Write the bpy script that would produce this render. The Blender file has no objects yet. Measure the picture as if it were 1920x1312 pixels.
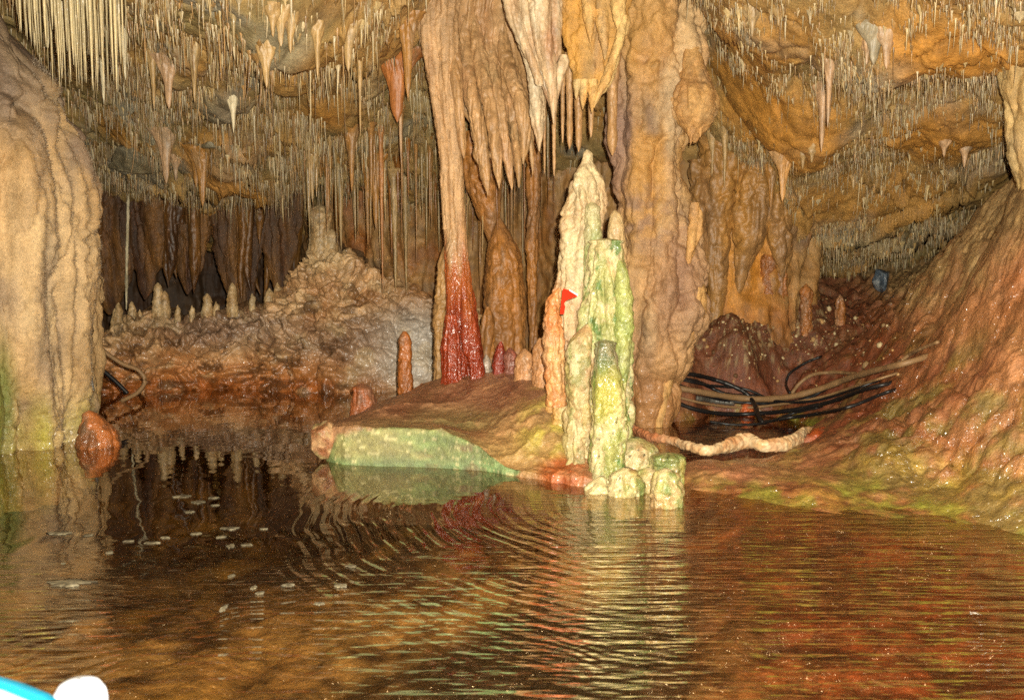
import bpy, math
import numpy as np
from mathutils import Vector

# ------------------------------------------------------------------ camera, world, light
SC = bpy.context.scene
F, CX, CY, HZ, CAMH = 1707.0, 960.0, 656.0, 500.0, 1.1
PITCH = math.atan((CY - HZ) / F)
cam_d = bpy.data.cameras.new("camera")
cam_d.sensor_width = 36.0
cam_d.lens = F / 1920.0 * 36.0
cam_d.clip_start, cam_d.clip_end = 0.05, 200
cam = bpy.data.objects.new("camera", cam_d)
SC.collection.objects.link(cam)
cam.location = (0, 0, CAMH)
cam.rotation_euler = (math.pi / 2 - PITCH, 0, 0)
SC.camera = cam
cam_d.dof.use_dof = True
cam_d.dof.focus_distance = 6.0
cam_d.dof.aperture_fstop = 5.0

world = bpy.data.worlds.new("World")
SC.world = world
world.use_nodes = True
wb = world.node_tree.nodes["Background"]
wb.inputs[0].default_value = (1.0, 0.86, 0.68, 1)
wb.inputs[1].default_value = 0.055

def flash(name, loc, power, radius, col):
    ld = bpy.data.lights.new(name, 'POINT')
    ld.energy = power
    ld.shadow_soft_size = radius
    ld.color = col
    o = bpy.data.objects.new(name, ld)
    o.location = loc
    SC.collection.objects.link(o)
    return o
flash("camera_flash", (0.07, -0.02, CAMH + 0.10), 1800, 0.018, (1.0, 0.95, 0.80))

SC.view_settings.view_transform = 'Standard'
SC.view_settings.look = 'None'
SC.view_settings.exposure = 0.0
SC.view_settings.gamma = 1.0
SC.cycles.max_bounces = 6
SC.cycles.diffuse_bounces = 2
SC.cycles.glossy_bounces = 3
SC.cycles.transparent_max_bounces = 8
SC.cycles.sample_clamp_indirect = 3
SC.cycles.use_denoising = False
SC.cycles.sample_clamp_direct = 8

# ------------------------------------------------------------------ numpy tools
rng = np.random.default_rng(7)
_perm = rng.permutation(512).astype(np.int64)
_perm = np.concatenate([_perm, _perm])
_g = rng.normal(size=(512, 3)); _g /= np.linalg.norm(_g, axis=1)[:, None]
_g = _g.astype(np.float32)

def pnoise(P):
    P = np.asarray(P, np.float32)
    i = np.floor(P).astype(np.int64)
    f = P - i
    u = f * f * f * (f * (f * 6 - 15) + 10)
    i &= 511
    X, Y, Z = i[:, 0], i[:, 1], i[:, 2]
    X1, Y1, Z1 = (X + 1) & 511, (Y + 1) & 511, (Z + 1) & 511
    pX, pX1 = _perm[X], _perm[X1]
    def gr(a, yy, zz, dx, dy, dz):
        g = _g[_perm[_perm[a + yy & 511] + zz & 511]]
        return g[:, 0] * dx + g[:, 1] * dy + g[:, 2] * dz
    x, y, z = f[:, 0], f[:, 1], f[:, 2]
    a = gr(pX, Y, Z, x, y, z); b = gr(pX1, Y, Z, x - 1, y, z)
    c = gr(pX, Y1, Z, x, y - 1, z); d = gr(pX1, Y1, Z, x - 1, y - 1, z)
    e = gr(pX, Y, Z1, x, y, z - 1); g_ = gr(pX1, Y, Z1, x - 1, y, z - 1)
    h = gr(pX, Y1, Z1, x, y - 1, z - 1); k = gr(pX1, Y1, Z1, x - 1, y - 1, z - 1)
    ab = a + u[:, 0] * (b - a); cd = c + u[:, 0] * (d - c)
    eg = e + u[:, 0] * (g_ - e); hk = h + u[:, 0] * (k - h)
    q = ab + u[:, 1] * (cd - ab); r = eg + u[:, 1] * (hk - eg)
    return (q + u[:, 2] * (r - q)) * 1.5

def fbm(P, s, octv=4, seed=0, gain=0.5):
    S = np.array(s if np.iterable(s) else (s, s, s), np.float32)
    out = np.zeros(len(P), np.float32); a = 1.0; tot = 0
    for o in range(octv):
        out += a * pnoise(P * S * (2.03 ** o) + 31.7 * seed + 7.3 * o)
        tot += a; a *= gain
    return out / tot

def billow(P, s, octv=3, seed=0, gain=0.5):      # rounded bulges between sharp creases
    S = np.array(s if np.iterable(s) else (s, s, s), np.float32)
    out = np.zeros(len(P), np.float32); a = 1.0; tot = 0
    for o in range(octv):
        out += a * np.abs(pnoise(P * S * (2.03 ** o) + 17.1 * seed + 5.1 * o))
        tot += a; a *= gain
    return np.sqrt(np.clip(out / tot * 1.7, 0, 1.6)) - 0.6

def ss(a, b, x):
    t = np.clip((x - a) / (b - a), 0, 1)
    return t * t * (3 - 2 * t)

def lin(r, g, b):
    v = np.array([r, g, b], float) / 255.0
    return np.where(v <= 0.04045, v / 12.92, ((v + 0.055) / 1.055) ** 2.4).astype(np.float32)

def mix(a, b, m):
    a = np.asarray(a, np.float32); b = np.asarray(b, np.float32)
    m = np.clip(np.asarray(m, np.float32), 0, 1)
    if m.ndim == 1: m = m[:, None]
    if a.ndim == 1: a = a[None, :]
    if b.ndim == 1: b = b[None, :]
    return a + (b - a) * m

cp_, sp_ = math.cos(PITCH), math.sin(PITCH)
def at(px, py, Y):
    """point on the line of sight of pixel (px,py) at forward distance Y"""
    px = np.asarray(px, float); py = np.asarray(py, float); Y = np.asarray(Y, float)
    dx = (px - CX) / F; dz = -(py - CY) / F
    wy = cp_ + dz * sp_; wz = -sp_ + dz * cp_
    k = Y / wy
    return np.stack([dx * k, Y + 0 * k, CAMH + wz * k], -1)

def proj(P):
    x, y, z = P[:, 0], P[:, 1], P[:, 2] - CAMH
    d = y * cp_ - z * sp_
    u = y * sp_ + z * cp_
    d = np.where(d > 0.05, d, 0.05)
    return CX + F * x / d, CY - F * u / d

def blob(px, py, cx, cy, rx, ry, soft=0.5):
    r = np.sqrt(((px - cx) / rx) ** 2 + ((py - cy) / ry) ** 2)
    return 1 - ss(1 - soft, 1 + soft, r)

class RBF:
    def __init__(s, pts, smooth=0.01):
        pts = np.asarray(pts, float)
        s.c = pts[:, :2]; n = len(pts)
        K = s.phi(np.linalg.norm(s.c[:, None] - s.c[None], axis=2)) + smooth * np.eye(n)
        A = np.zeros((n + 3, n + 3)); A[:n, :n] = K
        A[:n, n] = 1; A[:n, n + 1:] = s.c; A[n:, :n] = A[:n, n:].T
        s.w = np.linalg.solve(A, np.concatenate([pts[:, 2], [0, 0, 0]]))
    def phi(s, r):
        return np.where(r > 1e-9, r * r * np.log(np.maximum(r, 1e-9)), 0)
    def __call__(s, x, y):
        x = np.asarray(x, float); y = np.asarray(y, float)
        sh = x.shape; x = x.ravel(); y = y.ravel()
        o = s.w[-3] + s.w[-2] * x + s.w[-1] * y
        for i in range(len(s.c)):
            o += s.w[i] * s.phi(np.hypot(x - s.c[i, 0], y - s.c[i, 1]))
        return o.reshape(sh)

# ------------------------------------------------------------------ materials
def nt(name):
    m = bpy.data.materials.new(name); m.use_nodes = True
    t = m.node_tree
    return m, t, t.nodes["Principled BSDF"], t.nodes["Material Output"]

def rock_mat(name, bump=0.5, fine=90.0, coarse=22.0, dist=0.006, rough=0.62, wet=0.25, speck=0.25, sheen=0.5,
             stretch=(1, 1, 1), film=.5, fdist=.022):
    """calcite: colour attribute x grainy noise, two scales of bump, roughness lowered where 'wet'"""
    m, t, b, out = nt(name)
    N, L = t.nodes, t.links
    geo = N.new("ShaderNodeNewGeometry")
    mp = N.new("ShaderNodeMapping"); mp.inputs['Scale'].default_value = stretch
    L.new(geo.outputs['Position'], mp.inputs['Vector'])
    at_ = N.new("ShaderNodeAttribute"); at_.attribute_name = "Col"
    aw = N.new("ShaderNodeAttribute"); aw.attribute_name = "Wet"
    n1 = N.new("ShaderNodeTexNoise"); n1.inputs['Scale'].default_value = fine; n1.inputs['Detail'].default_value = 5
    n1.inputs['Roughness'].default_value = 0.7
    n2 = N.new("ShaderNodeTexNoise"); n2.inputs['Scale'].default_value = coarse; n2.inputs['Detail'].default_value = 6
    n2.inputs['Roughness'].default_value = 0.65
    for n in (n1, n2): L.new(mp.outputs[0], n.inputs['Vector'])
    r1 = N.new("ShaderNodeMapRange"); r1.inputs['From Min'].default_value = 0.3; r1.inputs['From Max'].default_value = 0.7
    r1.inputs['To Min'].default_value = 1 - speck; r1.inputs['To Max'].default_value = 1 + speck * 0.8
    L.new(n1.outputs['Fac'], r1.inputs['Value'])
    r2 = N.new("ShaderNodeMapRange"); r2.inputs['From Min'].default_value = 0.3; r2.inputs['From Max'].default_value = 0.7
    r2.inputs['To Min'].default_value = 0.8; r2.inputs['To Max'].default_value = 1.15
    L.new(n2.outputs['Fac'], r2.inputs['Value'])
    mu = N.new("ShaderNodeMath"); mu.operation = 'MULTIPLY'
    L.new(r1.outputs[0], mu.inputs[0]); L.new(r2.outputs[0], mu.inputs[1])
    vm = N.new("ShaderNodeVectorMath"); vm.operation = 'SCALE'
    L.new(at_.outputs['Color'], vm.inputs[0]); L.new(mu.outputs[0], vm.inputs['Scale'])
    L.new(vm.outputs[0], b.inputs['Base Color'])
    rr = N.new("ShaderNodeMapRange"); rr.inputs['To Min'].default_value = rough; rr.inputs['To Max'].default_value = wet
    L.new(aw.outputs['Fac'], rr.inputs['Value']); L.new(rr.outputs[0], b.inputs['Roughness'])
    b.inputs['Specular IOR Level'].default_value = sheen
    b1 = N.new("ShaderNodeBump"); b1.inputs['Strength'].default_value = bump; b1.inputs['Distance'].default_value = dist * 2.5
    L.new(n2.outputs['Fac'], b1.inputs['Height'])
    b2 = N.new("ShaderNodeBump"); b2.inputs['Strength'].default_value = bump; b2.inputs['Distance'].default_value = dist
    L.new(n1.outputs['Fac'], b2.inputs['Height']); L.new(b1.outputs[0], b2.inputs['Normal'])
    L.new(b2.outputs[0], b.inputs['Normal'])
    n3 = N.new("ShaderNodeTexNoise"); n3.inputs['Scale'].default_value = 26; n3.inputs['Detail'].default_value = 1.5   # film of water
    L.new(geo.outputs['Position'], n3.inputs['Vector'])
    b3 = N.new("ShaderNodeBump"); b3.inputs['Strength'].default_value = 1.0; b3.inputs['Distance'].default_value = fdist
    L.new(n3.outputs['Fac'], b3.inputs['Height']); L.new(b3.outputs[0], b.inputs['Coat Normal'])
    cw = N.new("ShaderNodeMath"); cw.operation = 'MULTIPLY'; cw.inputs[1].default_value = film
    L.new(aw.outputs['Fac'], cw.inputs[0]); L.new(cw.outputs[0], b.inputs['Coat Weight'])
    b.inputs['Coat Roughness'].default_value = .17
    return m

def plain_mat(name, col, rough=0.5, metal=0.0, noise=0.12, scale=40, bump=0.1):
    m, t, b, out = nt(name)
    N, L = t.nodes, t.links
    n1 = N.new("ShaderNodeTexNoise"); n1.inputs['Scale'].default_value = scale; n1.inputs['Detail'].default_value = 4
    geo = N.new("ShaderNodeNewGeometry"); L.new(geo.outputs['Position'], n1.inputs['Vector'])
    r1 = N.new("ShaderNodeMapRange"); r1.inputs['To Min'].default_value = 1 - noise; r1.inputs['To Max'].default_value = 1 + noise
    L.new(n1.outputs['Fac'], r1.inputs['Value'])
    vm = N.new("ShaderNodeVectorMath"); vm.operation = 'SCALE'
    vm.inputs[0].default_value = tuple(col); L.new(r1.outputs[0], vm.inputs['Scale'])
    L.new(vm.outputs[0], b.inputs['Base Color'])
    b.inputs['Roughness'].default_value = rough; b.inputs['Metallic'].default_value = metal
    bp = N.new("ShaderNodeBump"); bp.inputs['Strength'].default_value = bump; bp.inputs['Distance'].default_value = 0.003
    L.new(n1.outputs['Fac'], bp.inputs['Height']); L.new(bp.outputs[0], b.inputs['Normal'])
    return m

M = {
    'ceiling': rock_mat('ceiling_rock', bump=0.7, fine=70, coarse=18, speck=0.30, dist=0.007),
    'wall': rock_mat('wall_flowstone', bump=0.7, fine=60, coarse=16, speck=0.28, dist=0.007, stretch=(1, 1, 0.35)),
    'crystal': rock_mat('sugary_flowstone', bump=0.85, fine=150, coarse=35, speck=0.30, dist=0.005, rough=0.5),
    'smooth': rock_mat('smooth_flowstone', bump=0.5, fine=70, coarse=20, speck=0.16, dist=0.004, rough=0.45),
    'straw': rock_mat('dripstone', bump=0.4, fine=80, coarse=30, speck=0.2, dist=0.003, rough=0.45, stretch=(1, 1, 0.4)),
    'wet': rock_mat('wet_flowstone', bump=0.8, fine=80, coarse=26, speck=0.2, dist=0.006, rough=0.5, wet=0.12, sheen=0.7),
    'mound': rock_mat('lumpy_flowstone', bump=0.6, fine=60, coarse=20, speck=0.2, dist=0.007, rough=0.5, wet=0.25, film=.8, fdist=.03),
    'bank': rock_mat('wet_clay_bank', bump=.8, fine=60, coarse=17, speck=0.25, dist=0.009, rough=0.55, wet=0.22, sheen=0.7, film=1.0, fdist=.07),
}

# ------------------------------------------------------------------ mesh building
def tag(o, label=None, cat=None, group=None, kind=None):
    if label: o['label'] = label
    if cat: o['category'] = cat
    if group: o['group'] = group
    if kind or label: o['kind'] = kind or 'thing'
    return o

def raw_mesh(name, V, quads, col=None, wet=None, mat=None, smooth=True):
    me = bpy.data.meshes.new(name)
    V = np.asarray(V, np.float32); quads = np.asarray(quads, np.int32)
    k = quads.shape[1]
    me.vertices.add(len(V)); me.vertices.foreach_set('co', V.ravel())
    me.loops.add(quads.size); me.loops.foreach_set('vertex_index', quads.ravel())
    me.polygons.add(len(quads))
    me.polygons.foreach_set('loop_start', np.arange(0, quads.size, k, dtype=np.int32))
    me.polygons.foreach_set('loop_total', np.full(len(quads), k, np.int32))
    me.update(calc_edges=True)
    me.polygons.foreach_set('use_smooth', np.full(len(quads), smooth))
    if col is not None:
        a = me.color_attributes.new("Col", 'FLOAT_COLOR', 'POINT')
        c = np.ones((len(V), 4), np.float32); c[:, :3] = np.clip(col, 0.002, 0.92)
        a.data.foreach_set('color', c.ravel())
    w = me.attributes.new("Wet", 'FLOAT', 'POINT')
    w.data.foreach_set('value', np.zeros(len(V), np.float32) + (0 if wet is None else np.clip(wet, 0, 1).astype(np.float32)))
    if mat: me.materials.append(mat)
    return me

def link(name, me, parent=None, loc=None):
    o = bpy.data.objects.new(name, me)
    SC.collection.objects.link(o)
    if parent is not None: o.parent = parent
    if loc is not None: o.location = loc
    return o

def grid_quads(n, m, wrap=False, flip=False):
    i, j = np.meshgrid(np.arange(n - 1), np.arange(m if wrap else m - 1), indexing='ij')
    i = i.ravel(); j = j.ravel(); j1 = (j + 1) % m
    q = np.stack([i * m + j, i * m + j1, (i + 1) * m + j1, (i + 1) * m + j], 1)
    return q[:, ::-1] if flip else q

def place(name, V, quads, col, wet, mat, parent=None, origin=None):
    """world-space verts -> object whose origin is at its base (or under its parent's frame)"""
    V = np.asarray(V, np.float32)
    if parent is not None:
        off = np.array(parent.location, np.float32)
        return link(name, raw_mesh(name, V - off, quads, col, wet, mat), parent)
    off = np.array(origin, np.float32) if origin is not None else np.array([V[:, 0].mean(), V[:, 1].mean(), V[:, 2].min()], np.float32)
    return link(name, raw_mesh(name, V - off, quads, col, wet, mat), None, tuple(float(v) for v in off))

def resample(ctrl, n):
    c = np.asarray(ctrl, float)
    s = np.concatenate([[0], np.cumsum(np.linalg.norm(np.diff(c[:, :3], axis=0), axis=1) + 1e-6)])
    t = np.linspace(0, s[-1], n)
    # Catmull-Rom (monotone enough) evaluation
    out = np.zeros((n, c.shape[1]))
    for k in range(c.shape[1]):
        m = np.gradient(c[:, k], s)
        i = np.clip(np.searchsorted(s, t, side='right') - 1, 0, len(s) - 2)
        h = s[i + 1] - s[i]; u = (t - s[i]) / h
        out[:, k] = ((2 * u**3 - 3 * u**2 + 1) * c[i, k] + (u**3 - 2 * u**2 + u) * h * m[i]
                     + (-2 * u**3 + 3 * u**2) * c[i + 1, k] + (u**3 - u**2) * h * m[i + 1])
    out[:, -1] = np.maximum(out[:, -1], 0.0008)
    return out

def sweep(ctrl, nr, ns, flat=1.0):
    """ctrl rows x,y,z,r ; rings are horizontal-ish discs. returns V (nr*ns,3), outward dirs, t"""
    c = resample(ctrl, nr)
    th = np.linspace(0, 2 * np.pi, ns, endpoint=False)
    d = np.stack([np.cos(th), np.sin(th) * flat, np.zeros(ns)], 1)
    V = c[:, None, :3] + c[:, None, 3:4] * d[None]
    D = np.repeat(d[None] / np.linalg.norm(d, axis=1)[None, :, None], nr, 0)
    # tip normals lean along the axis where the radius falls quickly
    return V.reshape(-1, 3), D.reshape(-1, 3), np.repeat(np.linspace(0, 1, nr), ns), c

def ctrl_px(lst, Y):
    out = []
    for k, e in enumerate(lst):
        y = e[3] if len(e) > 3 else Y
        p = at(e[0], e[1], y)
        out.append([p[0], p[1], p[2], e[2] / F * y])
    return out

def rockform(name, lst, Y, colf, mat, res=0.011, ribs=(0.0, 9.0, 0.9), lumps=(0.0, 7.0), fine=(0.006, 22.0),
             flat=1.0, seed=1, parent=None, wetf=None, origin=None, world=False, crease=.5):
    """a column, stalagmite or stalactite: swept, then ribbed and lumped by displacement"""
    ctrl = lst if world else ctrl_px(lst, Y)
    c0 = np.asarray(ctrl)
    length = np.linalg.norm(np.diff(c0[:, :3], axis=0), axis=1).sum()
    rmax = c0[:, 3].max()
    nr = int(np.clip(length / res, 12, 420)); ns = int(np.clip(2 * np.pi * rmax / res, 10, 420))
    V, D, t, _ = sweep(ctrl, nr, ns, flat)
    R = np.repeat(_[:, 3], ns)
    amp = np.clip(R / max(rmax, 1e-6), 0.05, 1)
    d = np.zeros(len(V), np.float32)
    if ribs[0]:
        wob = fbm(V, (1.5, 1.5, 1.0), 2, seed + 5)[:, None] * np.array([[0.10, 0.10, 0]])
        d += ribs[0] * billow(V + wob, (ribs[1], ribs[1], ribs[2]), 2, seed)
    if lumps[0]: d += lumps[0] * billow(V, lumps[1], 3, seed + 9)
    if fine[0]: d += fine[0] * fbm(V, fine[1], 3, seed + 3)
    if crease:                                                  # overlapping skins of calcite: narrow wandering grooves
        Wc_ = V + .05 * np.stack([fbm(V, 6, 2, seed + 70), fbm(V, 6, 2, seed + 71), 0 * V[:, 0]], 1)
        s_ = float(np.clip(rmax, .03, .15)); fq = .45 / s_
        g1 = np.abs(fbm(Wc_, (fq, fq, fq * .22), 2, seed + 60, .4)); g2 = np.abs(fbm(Wc_, (fq * 1.7, fq * 1.7, fq * .7), 2, seed + 61, .4))
        d -= crease * s_ * (.16 * np.exp(-(g1 / .035) ** 2) + .08 * np.exp(-(g2 / .03) ** 2))
    V = V + D * (d * amp)[:, None]
    px, py = proj(V)
    col = colf(V, px, py, t)
    wet = wetf(V, px, py, t) if wetf else None
    q = grid_quads(nr, ns, True)
    me_q = q[:, ::-1] if c0[-1, 2] < c0[0, 2] else q
    return place(name, V, me_q, col, wet, mat, parent, origin)

# ------------------------------------------------------------------ palette (albedo)
OCHRE, TAN, ORANGE = lin(176, 136, 74), lin(196, 156, 100), lin(184, 128, 52)
GREYR, OLIVE, BROWN = lin(140, 134, 116), lin(140, 124, 78), lin(120, 82, 40)
CREAM, PINK, RUST = lin(226, 200, 150), lin(206, 160, 116), lin(150, 72, 28)
RED, DKRED, WHITE = lin(160, 44, 14), lin(104, 30, 12), lin(232, 218, 186)
MOSS, LIME, TEAL = lin(96, 130, 34), lin(176, 190, 70), lin(120, 170, 116)
MAUVE, DARK = lin(142, 116, 108), lin(52, 36, 20)

# ------------------------------------------------------------------ ceiling height field
_c = [(0, 0, 6.0), (200, 250, 7.8), (170, 290, 8.2), (100, 150, 7.2), (400, 350, 8.0), (450, 390, 9.2), (580, 340, 8.9),
      (250, 60, 5.9), (500, 0, 5.0), (500, 200, 6.8), (600, 300, 7.7), (700, 0, 5.3), (700, 200, 7.0), (850, 20, 6.5), (900, -60, 6.0), (1100, -60, 6.3), (1250, -50, 6.6),
      (1000, 20, 6.7), (1000, 250, 7.8), (900, 330, 8.0), (1350, 0, 5.4), (1340, 200, 6.9), (1420, 130, 6.2), (1500, 255, 6.6), (1400, 270, 7.0),
      (1600, 150, 6.0), (1600, 300, 6.9), (1500, 400, 7.4), (1700, 460, 8.2), (1580, 460, 8.0), (1700, 0, 5.0), (1900, 0, 4.5),
      (1900, 200, 5.9), (1870, 330, 7.2), (1800, 420, 7.9)]
CP = [tuple(at(a, b, Y)) for a, b, Y in _c]
CP += [(-5, 3, 2.5), (-2, 2.5, 2.6), (0, 2.5, 3.0), (.6, 5, 3.05), (-.6,5,2.95), (2, 2.5, 2.6), (4.5, 2.5, 2.4), (-4, -1, 2.5), (0, -1, 2.7), (4, -1, 2.5),
       (-6, 6, 2.3), (6, 6, 1.9), (-5.5, 9.5, 1.7), (-2, 10, 1.3), (1, 9.5, 1.5), (3.5, 10, 0.8), (6, 9, 1.0)]
_ceil = RBF(CP, 0.02)
# hanging bulges: pixel centre, radius across, radius along (m), drop (m), orange share
_b = [(1515, 205, .32, .4, .15, .9), (1420, 160, .3, .4, .10, 1), (1810, 40, .42, .35, .2, 1), (1620, 60, .2, .25, .18, -.8), (1660, 60, .18, .3, .16, -.6),
      (1500, 40, .25, .3, .12, .5), (1790, 215, .5, .4, .14, .9), (1590, 215, .3, .3, .10, .2), (1400, 60, .3, .3, .10, .6), (1700, 330, .35, .35, .14, .7),
      (1560, 340, .4, .3, .12, .6), (1850, 300, .4, .4, .18, .4), (1600, 415, .45, .3, .14, -.3), (1750, 405, .4, .3, .14, -.4),
      (400, 285, .28, .28, .16, 1), (215, 225, .22, .25, .12, .8), (350, 95, .12, .15, .12, .5), (320, 110, .08, .1, .14, -.2), (520, 30, .18, .2, .14, -.5), (480, 50, .14, .2, .12, -.3),
      (545, 120, .2, .25, .14, .4), (600, 60, .25, .25, .14, .5), (640, 180, .25, .25, .12, .4), (430, 160, .22, .22, .12, -.6), (400, 170, .2, .2, .12, -.5),
      (310, 265, .16, .2, .16, -.6), (270, 290, .22, .2, .14, -.8), (230, 300, .2, .2, .1, -1), (330, 320, .08, .1, .14, .2), (430, 265, .2, .2, .12, -.5),
      (660, 70, .16, .2, .16, .2), (740, 40, .2, .22, .14, .7), (700, 130, .16, .2, .14, -.3), (1100, 40, .3, .3, .2, .6), (450, 340, .3, .25, .12, .8),
      (380, 380, .2, .2, .12, .8), (180, 60, .2, .25, .1, .2)]
BUL = []
def ceil_base(x, y):
    z = _ceil(x, y)
    for (bx, by, rx, ry, h, o) in BUL:
        q = ((x - bx) / rx) ** 2 + ((y - by) / ry) ** 2
        z = z - h * np.exp(-q * 0.9) * (1 - 0.25 * np.exp(-q * 3))
    return z
def ceil_full(x, y):
    sh = np.shape(x); x = np.ravel(x); y = np.ravel(y)
    z = ceil_base(x, y)
    P = np.stack([x, y, 0 * x], 1)
    W = P + 0.25 * np.stack([fbm(P, 1.1, 2, 40), fbm(P, 1.1, 2, 41), 0 * x], 1)
    z = z - 0.17 * billow(W, 1.15, 2, 2) - 0.07 * billow(W, (3.6, 3.0, 3), 3, 3) - 0.014 * fbm(P, 14, 3, 4)
    cr = np.abs(fbm(W, 1.6, 2, 14))                         # thin hanging blades
    z = z - 0.10 * np.exp(-(cr / 0.025) ** 2) * ss(0.0, 0.25, fbm(P, 0.9, 1, 15))
    z = z + .035 * np.exp(-(np.abs(fbm(W, 2.4, 2, 16)) / .03) ** 2) - .012 * billow(P, 16, 2, 17)
    return z.reshape(sh)
def hit(fn, px, py, y0=3.0, y1=10.5, above=True, n=500):
    Y = np.linspace(y0, y1, n)
    p = at(px, py, Y)
    s = p[:, 2] - fn(p[:, 0], p[:, 1])
    ok = (s > 0) if above else (s < 0)
    i = int(np.argmax(ok)) if ok.any() else n - 1
    return p[i]
for (px, py, rx, ry, h, o) in _b:
    p = hit(lambda x, y: _ceil(x, y), px, py)
    BUL.append((p[0], p[1] + ry * .3, rx, ry, h, o))

def nonuni(a, b, knots, steps):
    """coordinates from a to b with step interpolated between knots"""
    v = [a]
    while v[-1] < b: v.append(v[-1] + float(np.interp(v[-1], knots, steps)))
    return np.array(v)
def heightmesh(xs, ys, fn):
    X, Y = np.meshgrid(xs, ys, indexing='ij')
    Z = fn(X, Y)
    return np.stack([X.ravel(), Y.ravel(), Z.ravel()], 1), grid_quads(len(xs), len(ys))

def ceiling_colour(V, px, py, t=None):
    n1 = fbm(V, 1.3, 3, 21); n2 = fbm(V, 3.5, 3, 22); n3 = fbm(V, 0.8, 2, 23)
    c = mix(lin(136, 118, 74), lin(168, 132, 76), ss(-.3, .3, n1))
    c = mix(c, BROWN, 0.55 * ss(0.0, .5, n2))
    c = mix(c, GREYR, 0.8 * ss(.12, .34, fbm(V, 2.1, 3, 24)))
    c = mix(c, ORANGE, 0.6 * ss(.15, .4, n3))
    for (bx, by, rx, ry, h, o) in BUL:
        q = np.sqrt(((V[:, 0] - bx) / rx) ** 2 + ((V[:, 1] - by) / ry) ** 2) + 0.45 * n2
        c = mix(c, ORANGE if o > 0 else GREYR, abs(o) * 0.85 * (1 - ss(.6, 1.25, q)))
    c = c * (0.78 + 0.45 * ss(-.4, .4, fbm(V, 11, 3, 25)))[:, None]
    c = mix(c, TAN, 0.5 * blob(px, py, 900, 60, 180, 120))
    return c

xs = nonuni(-5.5, 6.0, [-5.5, -3.5, 4, 6], [.05, .016, .016, .05])
ys = nonuni(-2.0, 10.2, [-2, 2.5, 3.6, 8.5, 10], [.08, .05, .014, .016, .03])
V, q = heightmesh(xs, ys, ceil_full)
px, py = proj(V)
o = place('cave_ceiling', V, q, ceiling_colour(V, px, py), 0.25 * ss(0, .4, fbm(V, 3, 2, 8)), M['ceiling'], origin=(0, 5, 2.4))
tag(o, kind='structure')

# ------------------------------------------------------------------ back wall, from left behind the pillar round to the right
WP = [(-5.4, 0.0), (-5.2, 4.0), (-5.1, 8.0), (-4.6, 11.0), (-3.0, 11.2), (-2.3, 9.7), (-1.55, 8.9), (-.9, 8.7), (-.2, 8.5), (.5, 8.2), (1.1, 7.9),
      (1.55, 7.45), (2.0, 7.25), (2.45, 7.55), (2.9, 8.9), (3.6, 9.9), (4.8, 9.4), (5.8, 7.5), (6.0, 3.0), (6.0, 0)]
w = resample([(a, b, 0, 1) for a, b in WP], 1500)[:, :2]
sl = np.concatenate([[0], np.cumsum(np.linalg.norm(np.diff(w, axis=0), axis=1))])
tan = np.gradient(w, axis=0); tan /= np.linalg.norm(tan, axis=1)[:, None]
nor = np.stack([tan[:, 1], -tan[:, 0]], 1)                      # towards the room
zz = np.linspace(-.4, 3.3, 240)
V = np.zeros((len(w), len(zz), 3)); V[:, :, 0] = w[:, None, 0]; V[:, :, 1] = w[:, None, 1]; V[:, :, 2] = zz[None]
V = V.reshape(-1, 3); NN = np.repeat(nor, len(zz), 0)
wob = fbm(V, (1.2, 1.2, .9), 2, 51)[:, None] * np.array([[.22, .22, 0]])
d = .20 * billow(V + wob, (2.0, 2.0, .38), 2, 52) + .10 * billow(V + wob, (7, 7, .8), 2, 53) + .03 * billow(V, (18, 18, 2.4), 2, 54)
d += .05 * billow(V, 5, 3, 55) + .05 * ss(1.2, 0.4, V[:, 2])
V = V + np.concatenate([NN * d[:, None], np.zeros((len(V), 1))], 1)
px, py = proj(V)
def wall_colour(V, px, py, t=None):
    st = fbm(V, (9, 9, .8), 3, 61); n = fbm(V, 1.6, 3, 62)
    c = mix(lin(150, 106, 54), lin(172, 132, 80), ss(-.3, .3, st))
    c = mix(c, lin(150, 86, 30), 0.75 * ss(.0, .4, n))
    c = mix(c, lin(110, 92, 72), 0.6 * ss(.1, .4, fbm(V, 2.4, 3, 63)))
    c = mix(c, lin(190, 128, 44), .8 * blob(px, py, 1390, 430, 70, 190))
    c = mix(c, lin(58, 38, 22), .9 * ss(600, 540, px) * ss(-600, -500, px))  # gloom of the left recess put into the wall colour
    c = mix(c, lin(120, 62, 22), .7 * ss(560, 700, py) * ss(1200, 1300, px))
    return c * (0.75 + 0.5 * ss(-.4, .4, fbm(V, (16, 16, 3), 3, 64)))[:, None]
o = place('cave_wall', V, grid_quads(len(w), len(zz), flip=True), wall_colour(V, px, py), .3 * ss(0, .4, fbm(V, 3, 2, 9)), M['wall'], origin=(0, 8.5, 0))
tag(o, kind='structure')

# ------------------------------------------------------------------ ground: lake bed, right bank, back floor
G = []
def g_(px, py, Y, z=None):
    p = at(px, py, Y); G.append((p[0], p[1], p[2]))
def gz(px, py, z):                                              # a pixel known to lie at height z
    p0 = at(px, py, 1.0); k = (CAMH - z) / max(CAMH - p0[2], 1e-3)
    G.append((p0[0] * k, k, z))
for px_, py_ in [(1290, 915), (1400, 935), (1520, 955), (1620, 965), (1750, 980), (1920, 1000)]: gz(px_, py_, 0.0)
for px_, py_ in [(1290, 870), (1400, 880), (1500, 880)]: gz(px_, py_, 0.05)
for px_, py_, z_ in [(1550, 850, .10), (1600, 820, .16), (1570, 780, .11), (1520, 800, .05)]: gz(px_, py_, z_)
for px_, py_ in [(1440, 850), (1330, 800), (1400, 800), (1300, 770), (1460, 790)]: gz(px_, py_, -.09)
for px_, py_ in [(1300, 735), (1400, 745), (1480, 765)]: gz(px_, py_, 0.02)
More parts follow.
